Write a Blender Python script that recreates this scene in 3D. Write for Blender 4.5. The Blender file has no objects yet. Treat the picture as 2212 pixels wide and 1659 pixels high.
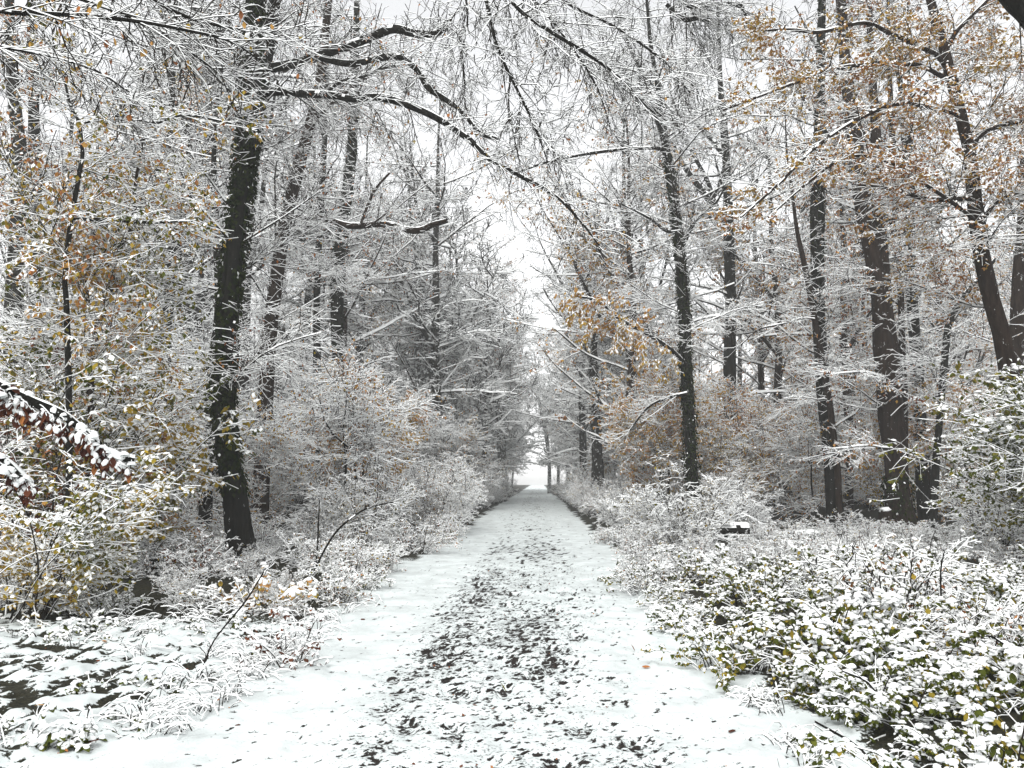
import bpy, math
import numpy as np
from mathutils import Matrix, Vector, Euler

rng = np.random.default_rng(11)
S = bpy.context.scene
COL = S.collection

# ------------------------------------------------------------------ camera
CAMH = 1.6
F = 0.75                      # focal length / image width
PITCH, YAW = 7.15, 1.95       # degrees: up, left
cam_d = bpy.data.cameras.new('camera')
cam_d.sensor_width = 36.0
cam_d.lens = 36.0 * F
cam_d.clip_start = 0.05
cam_d.clip_end = 1500
cam = bpy.data.objects.new('camera', cam_d)
COL.objects.link(cam)
cam.location = (0, 0, CAMH)
cam.rotation_euler = (math.radians(90 + PITCH), 0, math.radians(YAW))
S.camera = cam
CM = np.array(Euler(cam.rotation_euler).to_matrix())

# ------------------------------------------------------------------ world, sun, exposure
SUN_EL, SUN_ROT = math.radians(58), math.radians(200)
world = bpy.data.worlds.new('World')
S.world = world
world.use_nodes = True
nt = world.node_tree
nt.nodes.clear()
sky = nt.nodes.new('ShaderNodeTexSky')
sky.sky_type = 'NISHITA'
sky.sun_disc = False
sky.sun_elevation = SUN_EL
sky.sun_rotation = SUN_ROT
sky.air_density = 1.0
sky.dust_density = 1.0
hs = nt.nodes.new('ShaderNodeHueSaturation')
hs.inputs['Saturation'].default_value = 0.06
bg = nt.nodes.new('ShaderNodeBackground')
bg.inputs['Strength'].default_value = 0.15
wo = nt.nodes.new('ShaderNodeOutputWorld')
nt.links.new(sky.outputs[0], hs.inputs['Color'])
nt.links.new(hs.outputs[0], bg.inputs['Color'])
nt.links.new(bg.outputs[0], wo.inputs['Surface'])
sun_d = bpy.data.lights.new('sun', 'SUN')
sun_d.energy = 1.1
sun_d.angle = math.radians(40)
sun_d.color = (1.0, 0.98, 0.95)
sun = bpy.data.objects.new('sun', sun_d)
COL.objects.link(sun)
_sd = Vector((math.sin(SUN_ROT) * math.cos(SUN_EL), math.cos(SUN_ROT) * math.cos(SUN_EL), math.sin(SUN_EL)))
sun.rotation_euler = _sd.to_track_quat('Z', 'Y').to_euler()
S.view_settings.view_transform = 'Standard'
S.view_settings.look = 'None'
S.view_settings.exposure = 1.12
S.view_settings.gamma = 1.0
S.view_settings.use_curve_mapping = False
S.cycles.max_bounces = 6
S.cycles.diffuse_bounces = 5
S.cycles.glossy_bounces = 1
S.cycles.transmission_bounces = 2
S.cycles.transparent_max_bounces = 4
S.cycles.volume_bounces = 1
S.cycles.use_denoising = True
S.cycles.denoiser = 'OPENIMAGEDENOISE'
S.cycles.denoising_input_passes = 'RGB_ALBEDO_NORMAL'
S.cycles.denoising_prefilter = 'ACCURATE'
HAZE = 0.0016

# ------------------------------------------------------------------ picture -> place
SC = 1024 / 2212.0
def W(dx, dy, Y):
    """point at distance Y along the path axis seen at (dx, dy) of the 2212-wide view"""
    px, py = dx * SC, dy * SC
    v = CM @ np.array([(px - 512) / (F * 1024), -(py - 384) / (F * 1024), -1.0])
    return np.array([0, 0, CAMH]) + v * (Y / v[1])
def px2m(w, Y):
    return w * SC / (F * 1024) * Y

def at_ground(dx, dy):
    v = CM @ np.array([(dx * SC - 512) / (F * 1024), -(dy * SC - 384) / (F * 1024), -1.0])
    t = -CAMH / v[2]
    return v[0] * t, v[1] * t

# ------------------------------------------------------------------ noise
def _h(ix, iy, seed):
    n = (ix.astype(np.int64) * 374761393 + iy.astype(np.int64) * 668265263 + seed * 1442695041) & 0xFFFFFFFF
    n = ((n ^ (n >> 13)) * 1274126177) & 0xFFFFFFFF
    n = n ^ (n >> 16)
    return (n & 0xFFFFFF) / float(0xFFFFFF)
def vn(x, y, seed=0):
    ix, iy = np.floor(x), np.floor(y)
    fx, fy = x - ix, y - iy
    fx = fx * fx * (3 - 2 * fx); fy = fy * fy * (3 - 2 * fy)
    a, b = _h(ix, iy, seed), _h(ix + 1, iy, seed)
    c, d = _h(ix, iy + 1, seed), _h(ix + 1, iy + 1, seed)
    return (a + (b - a) * fx) * (1 - fy) + (c + (d - c) * fx) * fy
def fbm(x, y, o=4, seed=0):
    s, a, t = 0, 1.0, 0
    for k in range(o):
        s = s + a * vn(x * 2 ** k + 17.3 * k, y * 2 ** k - 9.1 * k, seed + k); t += a; a *= 0.5
    return s / t
def sstep(a, b, x):
    t = np.clip((x - a) / (b - a), 0, 1)
    return t * t * (3 - 2 * t)
def nrm(v):
    return v / np.maximum(np.linalg.norm(v, axis=-1, keepdims=True), 1e-9)

# ------------------------------------------------------------------ materials
def mat(name):
    m = bpy.data.materials.new(name)
    m.use_nodes = True
    n = m.node_tree
    return m, n, n.nodes['Principled BSDF']
def ramp(n, stops):
    r = n.nodes.new('ShaderNodeValToRGB')
    e = r.color_ramp.elements
    while len(e) < len(stops):
        e.new(0.5)
    for k, (p, c) in enumerate(stops):
        e[k].position = p
        e[k].color = (*c, 1)
    return r
def noise(n, scale, detail=4, stretch=None, rough=0.6):
    tc = n.nodes.new('ShaderNodeTexCoord')
    t = n.nodes.new('ShaderNodeTexNoise')
    t.inputs['Scale'].default_value = scale
    t.inputs['Detail'].default_value = detail
    t.inputs['Roughness'].default_value = rough
    if stretch:
        mp = n.nodes.new('ShaderNodeMapping')
        mp.inputs['Scale'].default_value = stretch
        n.links.new(tc.outputs['Object'], mp.inputs['Vector'])
        n.links.new(mp.outputs[0], t.inputs['Vector'])
    else:
        n.links.new(tc.outputs['Object'], t.inputs['Vector'])
    return t
def bump(n, src, strength, dist):
    b = n.nodes.new('ShaderNodeBump')
    b.inputs['Strength'].default_value = strength
    b.inputs['Distance'].default_value = dist
    n.links.new(src, b.inputs['Height'])
    return b

SNOWC = (0.86, 0.875, 0.87)
m_snow, n, p = mat('snow')
p.inputs['Base Color'].default_value = (*SNOWC, 1)
p.inputs['Roughness'].default_value = 0.75
p.inputs['Specular IOR Level'].default_value = 0.15
t = noise(n, 45, 3)
n.links.new(bump(n, t.outputs[0], 0.5, 0.01).outputs[0], p.inputs['Normal'])

def bark(name, c0, c1, snowy=0.0, sc=14):
    m, n, p = mat(name)
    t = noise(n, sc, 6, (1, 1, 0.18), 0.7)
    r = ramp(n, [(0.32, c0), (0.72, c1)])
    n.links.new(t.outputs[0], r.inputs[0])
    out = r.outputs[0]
    if snowy:
        t2 = noise(n, 9, 5, (1, 1, 0.55), 0.7)
        r2 = ramp(n, [(0.66 - snowy * 0.1, (0, 0, 0)), (0.69 - snowy * 0.1, (1, 1, 1))])
        n.links.new(t2.outputs[0], r2.inputs[0])
        mx = n.nodes.new('ShaderNodeMix'); mx.data_type = 'RGBA'
        n.links.new(r2.outputs[0], mx.inputs[0])
        n.links.new(out, mx.inputs[6])
        mx.inputs[7].default_value = (0.8, 0.82, 0.82, 1)
        out = mx.outputs[2]
    n.links.new(out, p.inputs['Base Color'])
    p.inputs['Roughness'].default_value = 0.85
    p.inputs['Specular IOR Level'].default_value = 0.08
    n.links.new(bump(n, t.outputs[0], 0.9, 0.03).outputs[0], p.inputs['Normal'])
    return m
m_bark = bark('bark_dark', (0.004, 0.004, 0.003), (0.017, 0.016, 0.013), 0.12)
m_bark_brown = bark('bark_brown', (0.006, 0.004, 0.003), (0.036, 0.024, 0.018), 0.12)
m_bark_grey = bark('bark_grey', (0.010, 0.010, 0.009), (0.045, 0.043, 0.037), 0.5)

m_bark_hazed = bark('bark_hazed', (0.05, 0.05, 0.047), (0.16, 0.16, 0.15), 1.3)  # far trunks: distance haze painted in as pale grey, heavy snow flecks on top
m_twig, n, p = mat('twig_bark')
p.inputs['Base Color'].default_value = (0.022, 0.018, 0.014, 1)
p.inputs['Roughness'].default_value = 0.9
p.inputs['Specular IOR Level'].default_value = 0.1

LEAFSTOPS = [(0.0, (0.008, 0.014, 0.006)), (0.2, (0.095, 0.112, 0.020)), (0.4, (0.44, 0.31, 0.045)),
             (0.55, (0.52, 0.29, 0.085)), (0.7, (0.42, 0.17, 0.06)), (0.85, (0.21, 0.08, 0.042)), (1.0, (0.06, 0.022, 0.018))]
m_leaf = bpy.data.materials.new('leaf')
m_leaf.use_nodes = True
n = m_leaf.node_tree
n.nodes.clear()
at = n.nodes.new('ShaderNodeAttribute'); at.attribute_name = 'tint'
r = ramp(n, LEAFSTOPS)
n.links.new(at.outputs['Fac'], r.inputs[0])
df = n.nodes.new('ShaderNodeBsdfDiffuse'); tr = n.nodes.new('ShaderNodeBsdfTranslucent')
ms = n.nodes.new('ShaderNodeMixShader'); ms.inputs[0].default_value = 0.3
oo = n.nodes.new('ShaderNodeOutputMaterial')
n.links.new(r.outputs[0], df.inputs[0]); n.links.new(r.outputs[0], tr.inputs[0])
n.links.new(df.outputs[0], ms.inputs[1]); n.links.new(tr.outputs[0], ms.inputs[2])
n.links.new(ms.outputs[0], oo.inputs['Surface'])

WET = (0.60, 0.645, 0.64)      # thin wet snow on the ground
def ground_mat(name, soil0, soil1, white=SNOWC):
    m, n, p = mat(name)
    at = n.nodes.new('ShaderNodeAttribute'); at.attribute_name = 'tint'
    t = noise(n, 44, 3, None, 0.65)
    ad = n.nodes.new('ShaderNodeMath'); ad.operation = 'MULTIPLY_ADD'
    n.links.new(t.outputs[0], ad.inputs[0]); ad.inputs[1].default_value = 0.8
    n.links.new(at.outputs['Fac'], ad.inputs[2])
    r = ramp(n, [(0.90, (0, 0, 0)), (1.0, (1, 1, 1))])
    n.links.new(ad.outputs[0], r.inputs[0])
    t2 = noise(n, 60, 3)
    r2 = ramp(n, [(0.35, soil0), (0.7, soil1)])
    n.links.new(t2.outputs[0], r2.inputs[0])
    mx = n.nodes.new('ShaderNodeMix'); mx.data_type = 'RGBA'
    n.links.new(r.outputs[0], mx.inputs[0]); n.links.new(r2.outputs[0], mx.inputs[6])
    mx.inputs[7].default_value = (*white, 1)
    t3 = noise(n, 2.2, 4)
    r3 = ramp(n, [(0.35, tuple(c * .82 for c in white)), (0.62, tuple(min(.9, c * 1.07) for c in white))])
    n.links.new(t3.outputs[0], r3.inputs[0]); n.links.new(r3.outputs[0], mx.inputs[7])
    n.links.new(mx.outputs[2], p.inputs['Base Color'])
    p.inputs['Roughness'].default_value = 0.8
    p.inputs['Specular IOR Level'].default_value = 0.15
    n.links.new(bump(n, ad.outputs[0], 0.5, 0.012).outputs[0], p.inputs['Normal'])
    return m
m_path = ground_mat('trodden_snow', (0.006, 0.005, 0.005), (0.030, 0.024, 0.020), WET)
m_ground = ground_mat('woodland_snow', (0.006, 0.007, 0.005), (0.035, 0.032, 0.018), WET)

# ------------------------------------------------------------------ mesh builder
class MB:
    def __init__(self):
        self.V, self.T, self.Q, self.TM, self.QM, self.A, self.n = [], [], [], [], [], [], 0
    def add(self, v, tris=None, tm=None, quads=None, qm=None, tint=0.0):
        v = np.asarray(v, float).reshape(-1, 3)
        if tris is not None and len(tris):
            tris = np.asarray(tris, np.int64).reshape(-1, 3)
            self.T.append(tris + self.n); self.TM.append(np.broadcast_to(np.asarray(tm, np.int32), (len(tris),)))
        if quads is not None and len(quads):
            quads = np.asarray(quads, np.int64).reshape(-1, 4)
            self.Q.append(quads + self.n); self.QM.append(np.broadcast_to(np.asarray(qm, np.int32), (len(quads),)))
        self.V.append(v); self.A.append(np.broadcast_to(np.asarray(tint, float), (len(v),)))
        self.n += len(v)
    def mesh(self, name, mats, smooth=True, origin=(0, 0, 0)):
        me = bpy.data.meshes.new(name)
        v = np.concatenate(self.V) - np.asarray(origin, float)
        T = np.concatenate(self.T) if self.T else np.zeros((0, 3), np.int64)
        Q = np.concatenate(self.Q) if self.Q else np.zeros((0, 4), np.int64)
        mi = np.concatenate(self.TM + self.QM).astype(np.int32)
        me.vertices.add(len(v)); me.vertices.foreach_set('co', v.astype(np.float32).ravel())
        idx = np.concatenate([T.ravel(), Q.ravel()]).astype(np.int32)
        st = np.concatenate([np.arange(len(T)) * 3, len(T) * 3 + np.arange(len(Q)) * 4]).astype(np.int32)
        me.loops.add(len(idx)); me.loops.foreach_set('vertex_index', idx)
        me.polygons.add(len(st)); me.polygons.foreach_set('loop_start', st)
        for m in mats:
            me.materials.append(m)
        me.polygons.foreach_set('material_index', mi)
        me.polygons.foreach_set('use_smooth', np.full(len(st), smooth))
        a = me.attributes.new('tint', 'FLOAT', 'POINT')
        a.data.foreach_set('value', np.concatenate(self.A).astype(np.float32))
        me.update(calc_edges=True)
        return me
    def build(self, name, mats, parent=None, smooth=True, kind=None):
        o = bpy.data.objects.new(name, self.mesh(name, mats, smooth))
        COL.objects.link(o)
        if parent is not None:
            o.parent = parent
        if kind:
            o['kind'] = kind
        return o

def thing(name, label, cat, loc=(0, 0, 0), group=None, rz=0.0):
    o = bpy.data.objects.new(name, None)
    o.empty_display_size = 0.2
    COL.objects.link(o)
    o.location = tuple(float(c) for c in loc); o.rotation_euler = (0, 0, rz)
    o['label'] = label; o['category'] = cat
    if group:
        o['group'] = group
    return o
KIDS = {}
def children(o):
    return [c for c in COL.objects if c.parent == o]
def dup(root, loc, rz, sc=1.0, label=None, group=None, kids=None):
    r = root.copy(); COL.objects.link(r)
    r.location = tuple(float(c) for c in loc); r.rotation_euler = (0, 0, rz)
    r.scale = (sc, sc, sc) if np.isscalar(sc) else sc
    if label:
        r['label'] = label
    if group:
        r['group'] = group
    for ch in kids:
        c = ch.copy(); COL.objects.link(c); c.parent = r
    return r

# ------------------------------------------------------------------ tubes
def tubes(mb, P, R, SN, bm=0, sm=1, steep=0.88):
    """P (n,k,3) R (n,k) SN (n,k): four-sided twigs, dark below, a ridge of snow above"""
    n_, k, _ = P.shape
    if n_ == 0:
        return
    T = np.empty_like(P)
    T[:, 1:-1] = P[:, 2:] - P[:, :-2]; T[:, 0] = P[:, 1] - P[:, 0]; T[:, -1] = P[:, -1] - P[:, -2]
    T = nrm(T)
    side = np.stack([T[..., 1], -T[..., 0], np.zeros_like(T[..., 0])], -1)
    bad = np.linalg.norm(side, axis=-1) < 0.05
    side[bad] = (1, 0, 0)
    side = nrm(side)
    up = np.cross(side, T)
    h = np.sqrt(np.clip(1 - T[..., 2] ** 2, 0.02, 1))
    sn = SN * h
    wd = np.maximum(R, 0.55 * sn + 0.3 * R)[..., None]
    V = np.stack([P - up * R[..., None], P + side * wd + up * R[..., None] * 0.1,
                  P + up * R[..., None] + np.array([0, 0, 1.0]) * sn[..., None], P - side * wd + up * R[..., None] * 0.1], 2)
    base = (np.arange(n_ * k).reshape(n_, k) * 4)
    a, b = base[:, :-1].ravel(), base[:, 1:].ravel()
    q, m = [], []
    st = (np.abs(T[:, :-1, 2]) > steep).ravel()
    for s in range(4):
        s2 = (s + 1) % 4
        q.append(np.stack([a + s, a + s2, b + s2, b + s], -1))
        m.append(np.where(st, bm, sm) if s in (1, 2) else np.full(len(a), bm))
    mb.add(V.reshape(-1, 3), quads=np.concatenate(q), qm=np.concatenate(m))

def catmull(pts, m):
    pts = np.asarray(pts, float)
    e = np.concatenate([[2 * pts[0] - pts[1]], pts, [2 * pts[-1] - pts[-2]]])
    out = []
    seg = np.linspace(0, len(pts) - 1 - 1e-6, m)
    for s in seg:
        i = int(s); t = s - i
        a, b, c, d = e[i:i + 4]
        out.append(0.5 * ((2 * b) + (c - a) * t + (2 * a - 5 * b + 4 * c - d) * t * t + (3 * b - a - 3 * c + d) * t ** 3))
    return np.array(out)
def lerp_list(vals, m):
    vals = np.asarray(vals, float)
    return np.interp(np.linspace(0, len(vals) - 1, m), np.arange(len(vals)), vals)

def trunk(mb, pts, radii, sides=14, seglen=0.25, rough=0.07, flare=0.0, snow=0.0, mi=0, si=1, seed=0):
    """one solid stem: ridged outline, optional root flare, snow on its upper side where it leans over"""
    L = np.sum(np.linalg.norm(np.diff(np.asarray(pts), axis=0), axis=1))
    m = max(6, int(L / seglen))
    P = catmull(pts, m); R = lerp_list(radii, m)
    T = np.gradient(P, axis=0); T = nrm(T)
    ref = np.array([0.0, 0, 1])
    side = np.cross(T, ref)
    w = np.linalg.norm(side, axis=1)
    side[w < 0.35] = np.cross(T[w < 0.35], np.array([0, 1.0, 0]))
    side = nrm(side)
    for i in range(1, m):                                    # parallel transport
        s = side[i - 1] - T[i] * np.dot(side[i - 1], T[i])
        side[i] = s / np.linalg.norm(s)
    up = np.cross(side, T)
    ang = np.linspace(0, 2 * np.pi, sides, endpoint=False)
    A, I = np.meshgrid(ang, np.arange(m))
    z = I * seglen
    f = 1 + rough * 2.2 * (vn(A * 2.6 + 5, z * 0.8, seed) - 0.5) + rough * 1.5 * (vn(A * 7, z * 2.1, seed + 3) - 0.5)
    f = f + rough * 2.5 * (vn(np.zeros_like(A) + seed, z * 0.45, seed + 9) - 0.5)
    if flare:
        fz = np.exp(-z / 0.35)
        f = f + flare * fz * (1 + 0.8 * np.sin(A * 4 + seed))
    V = P[:, None] + (side[:, None] * np.cos(ang)[None, :, None] + up[:, None] * np.sin(ang)[None, :, None]) * (R[:, None] * f)[..., None]
    NZ = (side[:, None] * np.cos(ang)[None, :, None] + up[:, None] * np.sin(ang)[None, :, None])[..., 2]
    if snow:
        V[..., 2] += snow * np.clip(NZ, 0, 1) ** 0.7 * (0.55 + 0.9 * vn(A * 2, z * 5, seed + 21))
    ii = np.arange(m - 1)[:, None] * sides; jj = np.arange(sides)[None]
    j2 = (jj + 1) % sides
    q = np.stack([ii + jj, ii + j2, ii + sides + j2, ii + sides + jj], -1).reshape(-1, 4)
    nz = 0.25 * (NZ[:-1] + NZ[1:] + np.roll(NZ, -1, 1)[:-1] + np.roll(NZ, -1, 1)[1:])
    nzr = nz + 0.5 * (vn(A[:-1] * 3, z[:-1] * 6, seed + 31) - 0.5)
    qm = np.where(nzr > 0.5, si, mi).ravel() if snow else np.full(len(q), mi)
    mb.add(V.reshape(-1, 3), quads=q, qm=qm)
    c = len(V.reshape(-1, 3))
    mb.add(np.concatenate([V[-1], P[-1][None]]), tris=[(j, (j + 1) % sides, sides) for j in range(sides)], tm=mi)
    mb.add(np.concatenate([V[0], P[0][None]]), tris=[((j + 1) % sides, j, sides) for j in range(sides)], tm=mi)
    return P, R

# ------------------------------------------------------------------ branching
def grow(P, R, n_, t0, t1, ang, L, k, grav=0.0, wig=0.12, flat=1.0, rmax=0.6, rper=0.012, rmin=0.004, lenpow=0.5):
    """n_ children on polylines P (m,k,3); L (lo, hi) metres, shortened towards the parent's tip"""
    m, kp, _ = P.shape
    pl = np.sum(np.linalg.norm(np.diff(P, axis=1), axis=2), axis=1)
    idx = rng.choice(m, n_, p=pl / pl.sum())
    t = rng.uniform(t0, t1, n_)
    f = t * (kp - 1) * 0.9999
    i = f.astype(int); fr = (f - i)[:, None]
    p0 = P[idx, i] * (1 - fr) + P[idx, i + 1] * fr
    tan = nrm(P[idx, i + 1] - P[idx, i])
    r0 = R[idx, i] * (1 - fr[:, 0]) + R[idx, i + 1] * fr[:, 0]
    v = rng.normal(size=(n_, 3)); v[:, 2] *= flat
    v = nrm(v - tan * np.sum(v * tan, 1, keepdims=True))
    a = np.radians(rng.uniform(ang[0], ang[1], n_))[:, None]
    d = nrm(tan * np.cos(a) + v * np.sin(a))
    ln = rng.uniform(L[0], L[1], n_) * (1 - t * 0.75) ** lenpow
    step = ln / (k - 1)
    Q = np.empty((n_, k, 3)); Q[:, 0] = p0
    bend = rng.normal(size=(n_, 3)) * wig
    for j in range(1, k):
        d = nrm(d + bend * 0.5 + rng.normal(size=(n_, 3)) * wig + np.array([0, 0, grav]))
        Q[:, j] = Q[:, j - 1] + d * step[:, None]
    rb = np.clip(np.minimum(r0 * rmax, ln * rper), rmin, None)
    RR = rb[:, None] * np.linspace(1, 0.4, k)[None]
    return Q, np.maximum(RR, rmin * 0.6)
def snowh(R, amt, lo=0.006):
    return amt * rng.uniform(0.35, 1.35, R.shape) * np.clip(R / 0.02, 0.55, 1.6) + lo * 0
def P1(pts, k=8):
    return catmull(pts, k)[None]

# ------------------------------------------------------------------ leaves (templates stamped many times)
def tmpl(sets):
    V = np.concatenate([np.asarray(v, float) for v, _, _ in sets])
    F, M, o = [], [], 0
    for v, f, m in sets:
        F += [tuple(i + o for i in q) for q in f]; M += [m] * len(f); o += len(v)
    return V, np.array(F), np.array(M)
# a leaf 1 long along +x, folded along the midrib; material 0 leaf, 1 snow
LEAF_LO = tmpl([([(0, 0, 0), (0.5, 0.33, -0.06), (1, 0, -0.12), (0.5, -0.33, -0.06)], [(0, 2, 1), (0, 3, 2)], 0)])
LEAF_LO_S = tmpl([([(0, 0, 0), (0.5, 0.33, -0.06), (1, 0, -0.12), (0.5, -0.33, -0.06)], [(0, 2, 1), (0, 3, 2)], 0),
                  ([(-.05, 0, 0.02), (0.45, 0.30, 0.0), (0.85, 0, -0.04), (0.45, -0.30, 0.0), (0.38, 0, 0.26)],
                   [(0, 4, 1), (1, 4, 2), (2, 4, 3), (3, 4, 0)], 1)])
_lf = [(0, 0, 0), (0.18, 0.2, -0.02), (0.45, 0.33, -0.06), (0.75, 0.22, -0.12), (1.0, 0, -0.2), (0.75, -0.22, -0.12), (0.45, -0.33, -0.06), (0.18, -0.2, -0.02), (0.25, 0, 0.03), (0.6, 0, -0.02)]
_lff = [(0, 8, 1), (1, 8, 2), (2, 8, 9), (2, 9, 3), (3, 9, 4), (4, 9, 5), (5, 9, 6), (6, 9, 8), (6, 8, 7), (7, 8, 0)]
LEAF_HI = tmpl([(_lf, _lff, 0)])
def dome(n_, rx, ry, h, seed, x0=0.0):
    rg = np.random.default_rng(seed)
    v, f = [], []
    for zz, s in ((-0.12, 0.92), (0.32, 1.0), (0.78, 0.66)):
        for j in range(n_):
            a = 2 * math.pi * j / n_
            q = s * rg.uniform(0.78, 1.18)
            v.append((x0 + rx * q * math.cos(a), ry * q * math.sin(a), h * (zz + rg.uniform(-.1, .1))))
    v.append((x0 + rg.uniform(-.15, .15) * rx, rg.uniform(-.15, .15) * ry, h))
    for r_ in range(2):
        for j in range(n_):
            a, b = r_ * n_ + j, r_ * n_ + (j + 1) % n_
            f += [(a, b, b + n_), (a, b + n_, a + n_)]
    for j in range(n_):
        f.append((2 * n_ + j, 2 * n_ + (j + 1) % n_, 3 * n_))
    return v, f
def leaf_hi_snow(seed):
    v, f = dome(6, 0.38, 0.27, 0.27, seed, 0.34)
    return tmpl([(_lf, _lff, 0), (v, f, 1)])
LEAFS = [leaf_hi_snow(s) for s in range(5)]
def pad_t(seed):
    v, f = dome(7, 1, 1, 0.95, seed)
    return tmpl([(v, f, 1)])
PADS = [pad_t(40 + s) for s in range(6)]

def rotm(yaw, pitch, roll):
    cy, sy, cp, sp, cr, sr = np.cos(yaw), np.sin(yaw), np.cos(pitch), np.sin(pitch), np.cos(roll), np.sin(roll)
    z, o = np.zeros_like(cy), np.ones_like(cy)
    Rz = np.stack([cy, -sy, z, sy, cy, z, z, z, o], -1).reshape(-1, 3, 3)
    Ry = np.stack([cp, z, sp, z, o, z, -sp, z, cp], -1).reshape(-1, 3, 3)
    Rx = np.stack([o, z, z, z, cr, -sr, z, sr, cr], -1).reshape(-1, 3, 3)
    return Rz @ Ry @ Rx
def stamp(mb, T, pos, R, sc, tint, remap=(0, 1)):
    V, Fc, M = T
    n_ = len(pos)
    if n_ == 0:
        return
    sc = np.asarray(sc, float)
    if sc.ndim == 1:
        sc = np.repeat(sc[:, None], 3, 1)
    X = np.einsum('nij,nmj->nmi', R, V[None] * sc[:, None]) + pos[:, None]
    FF = (Fc[None] + (np.arange(n_) * len(V))[:, None, None]).reshape(-1, 3)
    mm = np.tile(np.where(M == 0, remap[0], remap[1]), n_)
    mb.add(X.reshape(-1, 3), tris=FF, tm=mm, tint=np.repeat(np.broadcast_to(tint, (n_,)), len(V)))
def on_lines(P, n_, t0=0.2, t1=1.0):
    m, k, _ = P.shape
    idx = rng.integers(0, m, n_); f = rng.uniform(t0, t1, n_) * (k - 1) * 0.9999
    i = f.astype(int); fr = (f - i)[:, None]
    return P[idx, i] * (1 - fr) + P[idx, i + 1] * fr
def leafage(mb, P, n_, size, tints, hang=(20, 75), snow=0.8, hi=False, remap=(0, 1)):
    pos = on_lines(P, int(n_ * 3))
    g = .75 * vn(pos[:, 0] * 1.7 + pos[:, 2] * 1.1, pos[:, 1] * 1.7 - pos[:, 2] * 1.5, 123) + .35 * vn(pos[:, 0] * 6 + pos[:, 2] * 4, pos[:, 1] * 6 - pos[:, 2] * 5, 124)
    pos = pos[np.argsort(-g - rng.normal(0, .16, len(pos)))][:n_]
    yaw = rng.uniform(0, 2 * np.pi, n_); pit = np.radians(rng.uniform(hang[0], hang[1], n_)); rol = rng.normal(0, 0.35, n_)
    R = rotm(yaw, pit, rol)
    sc = rng.uniform(size[0], size[1], n_)
    tn = np.sort(np.asarray(tints, float)); gi = np.clip(vn(pos[:, 0] * 1.2 + 40, pos[:, 1] * 1.2 + pos[:, 2] * 1.2, 125) + rng.normal(0, .22, n_), 0, .999)
    ti = np.clip(tn[(gi * len(tn)).astype(int)] + rng.normal(0, 0.035, n_), 0, 1)
    ws = rng.random(n_) < snow
    if hi:
        stamp(mb, LEAF_HI, pos[~ws], R[~ws], sc[~ws], ti[~ws], remap)
        kk = rng.integers(0, len(LEAFS), n_)
        for k in range(len(LEAFS)):
            s = ws & (kk == k)
            stamp(mb, LEAFS[k], pos[s], R[s], sc[s], ti[s], remap)
    else:
        stamp(mb, LEAF_LO, pos[~ws], R[~ws], sc[~ws], ti[~ws], remap)
        stamp(mb, LEAF_LO_S, pos[ws], R[ws], sc[ws], ti[ws], remap)
def pads(mb, pos, rad, flat=0.7, si=1):
    n_ = len(pos)
    kk = rng.integers(0, len(PADS), n_)
    sc = np.stack([rad * rng.uniform(0.8, 1.35, n_), rad * rng.uniform(0.7, 1.1, n_), rad * flat * rng.uniform(0.7, 1.3, n_)], 1)
    R = rotm(rng.uniform(0, 6.28, n_), rng.normal(0, 0.2, n_), rng.normal(0, 0.2, n_))
    for k in range(len(PADS)):
        s = kk == k
        stamp(mb, PADS[k], pos[s], R[s], sc[s], 0.0, (0, si))

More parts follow.
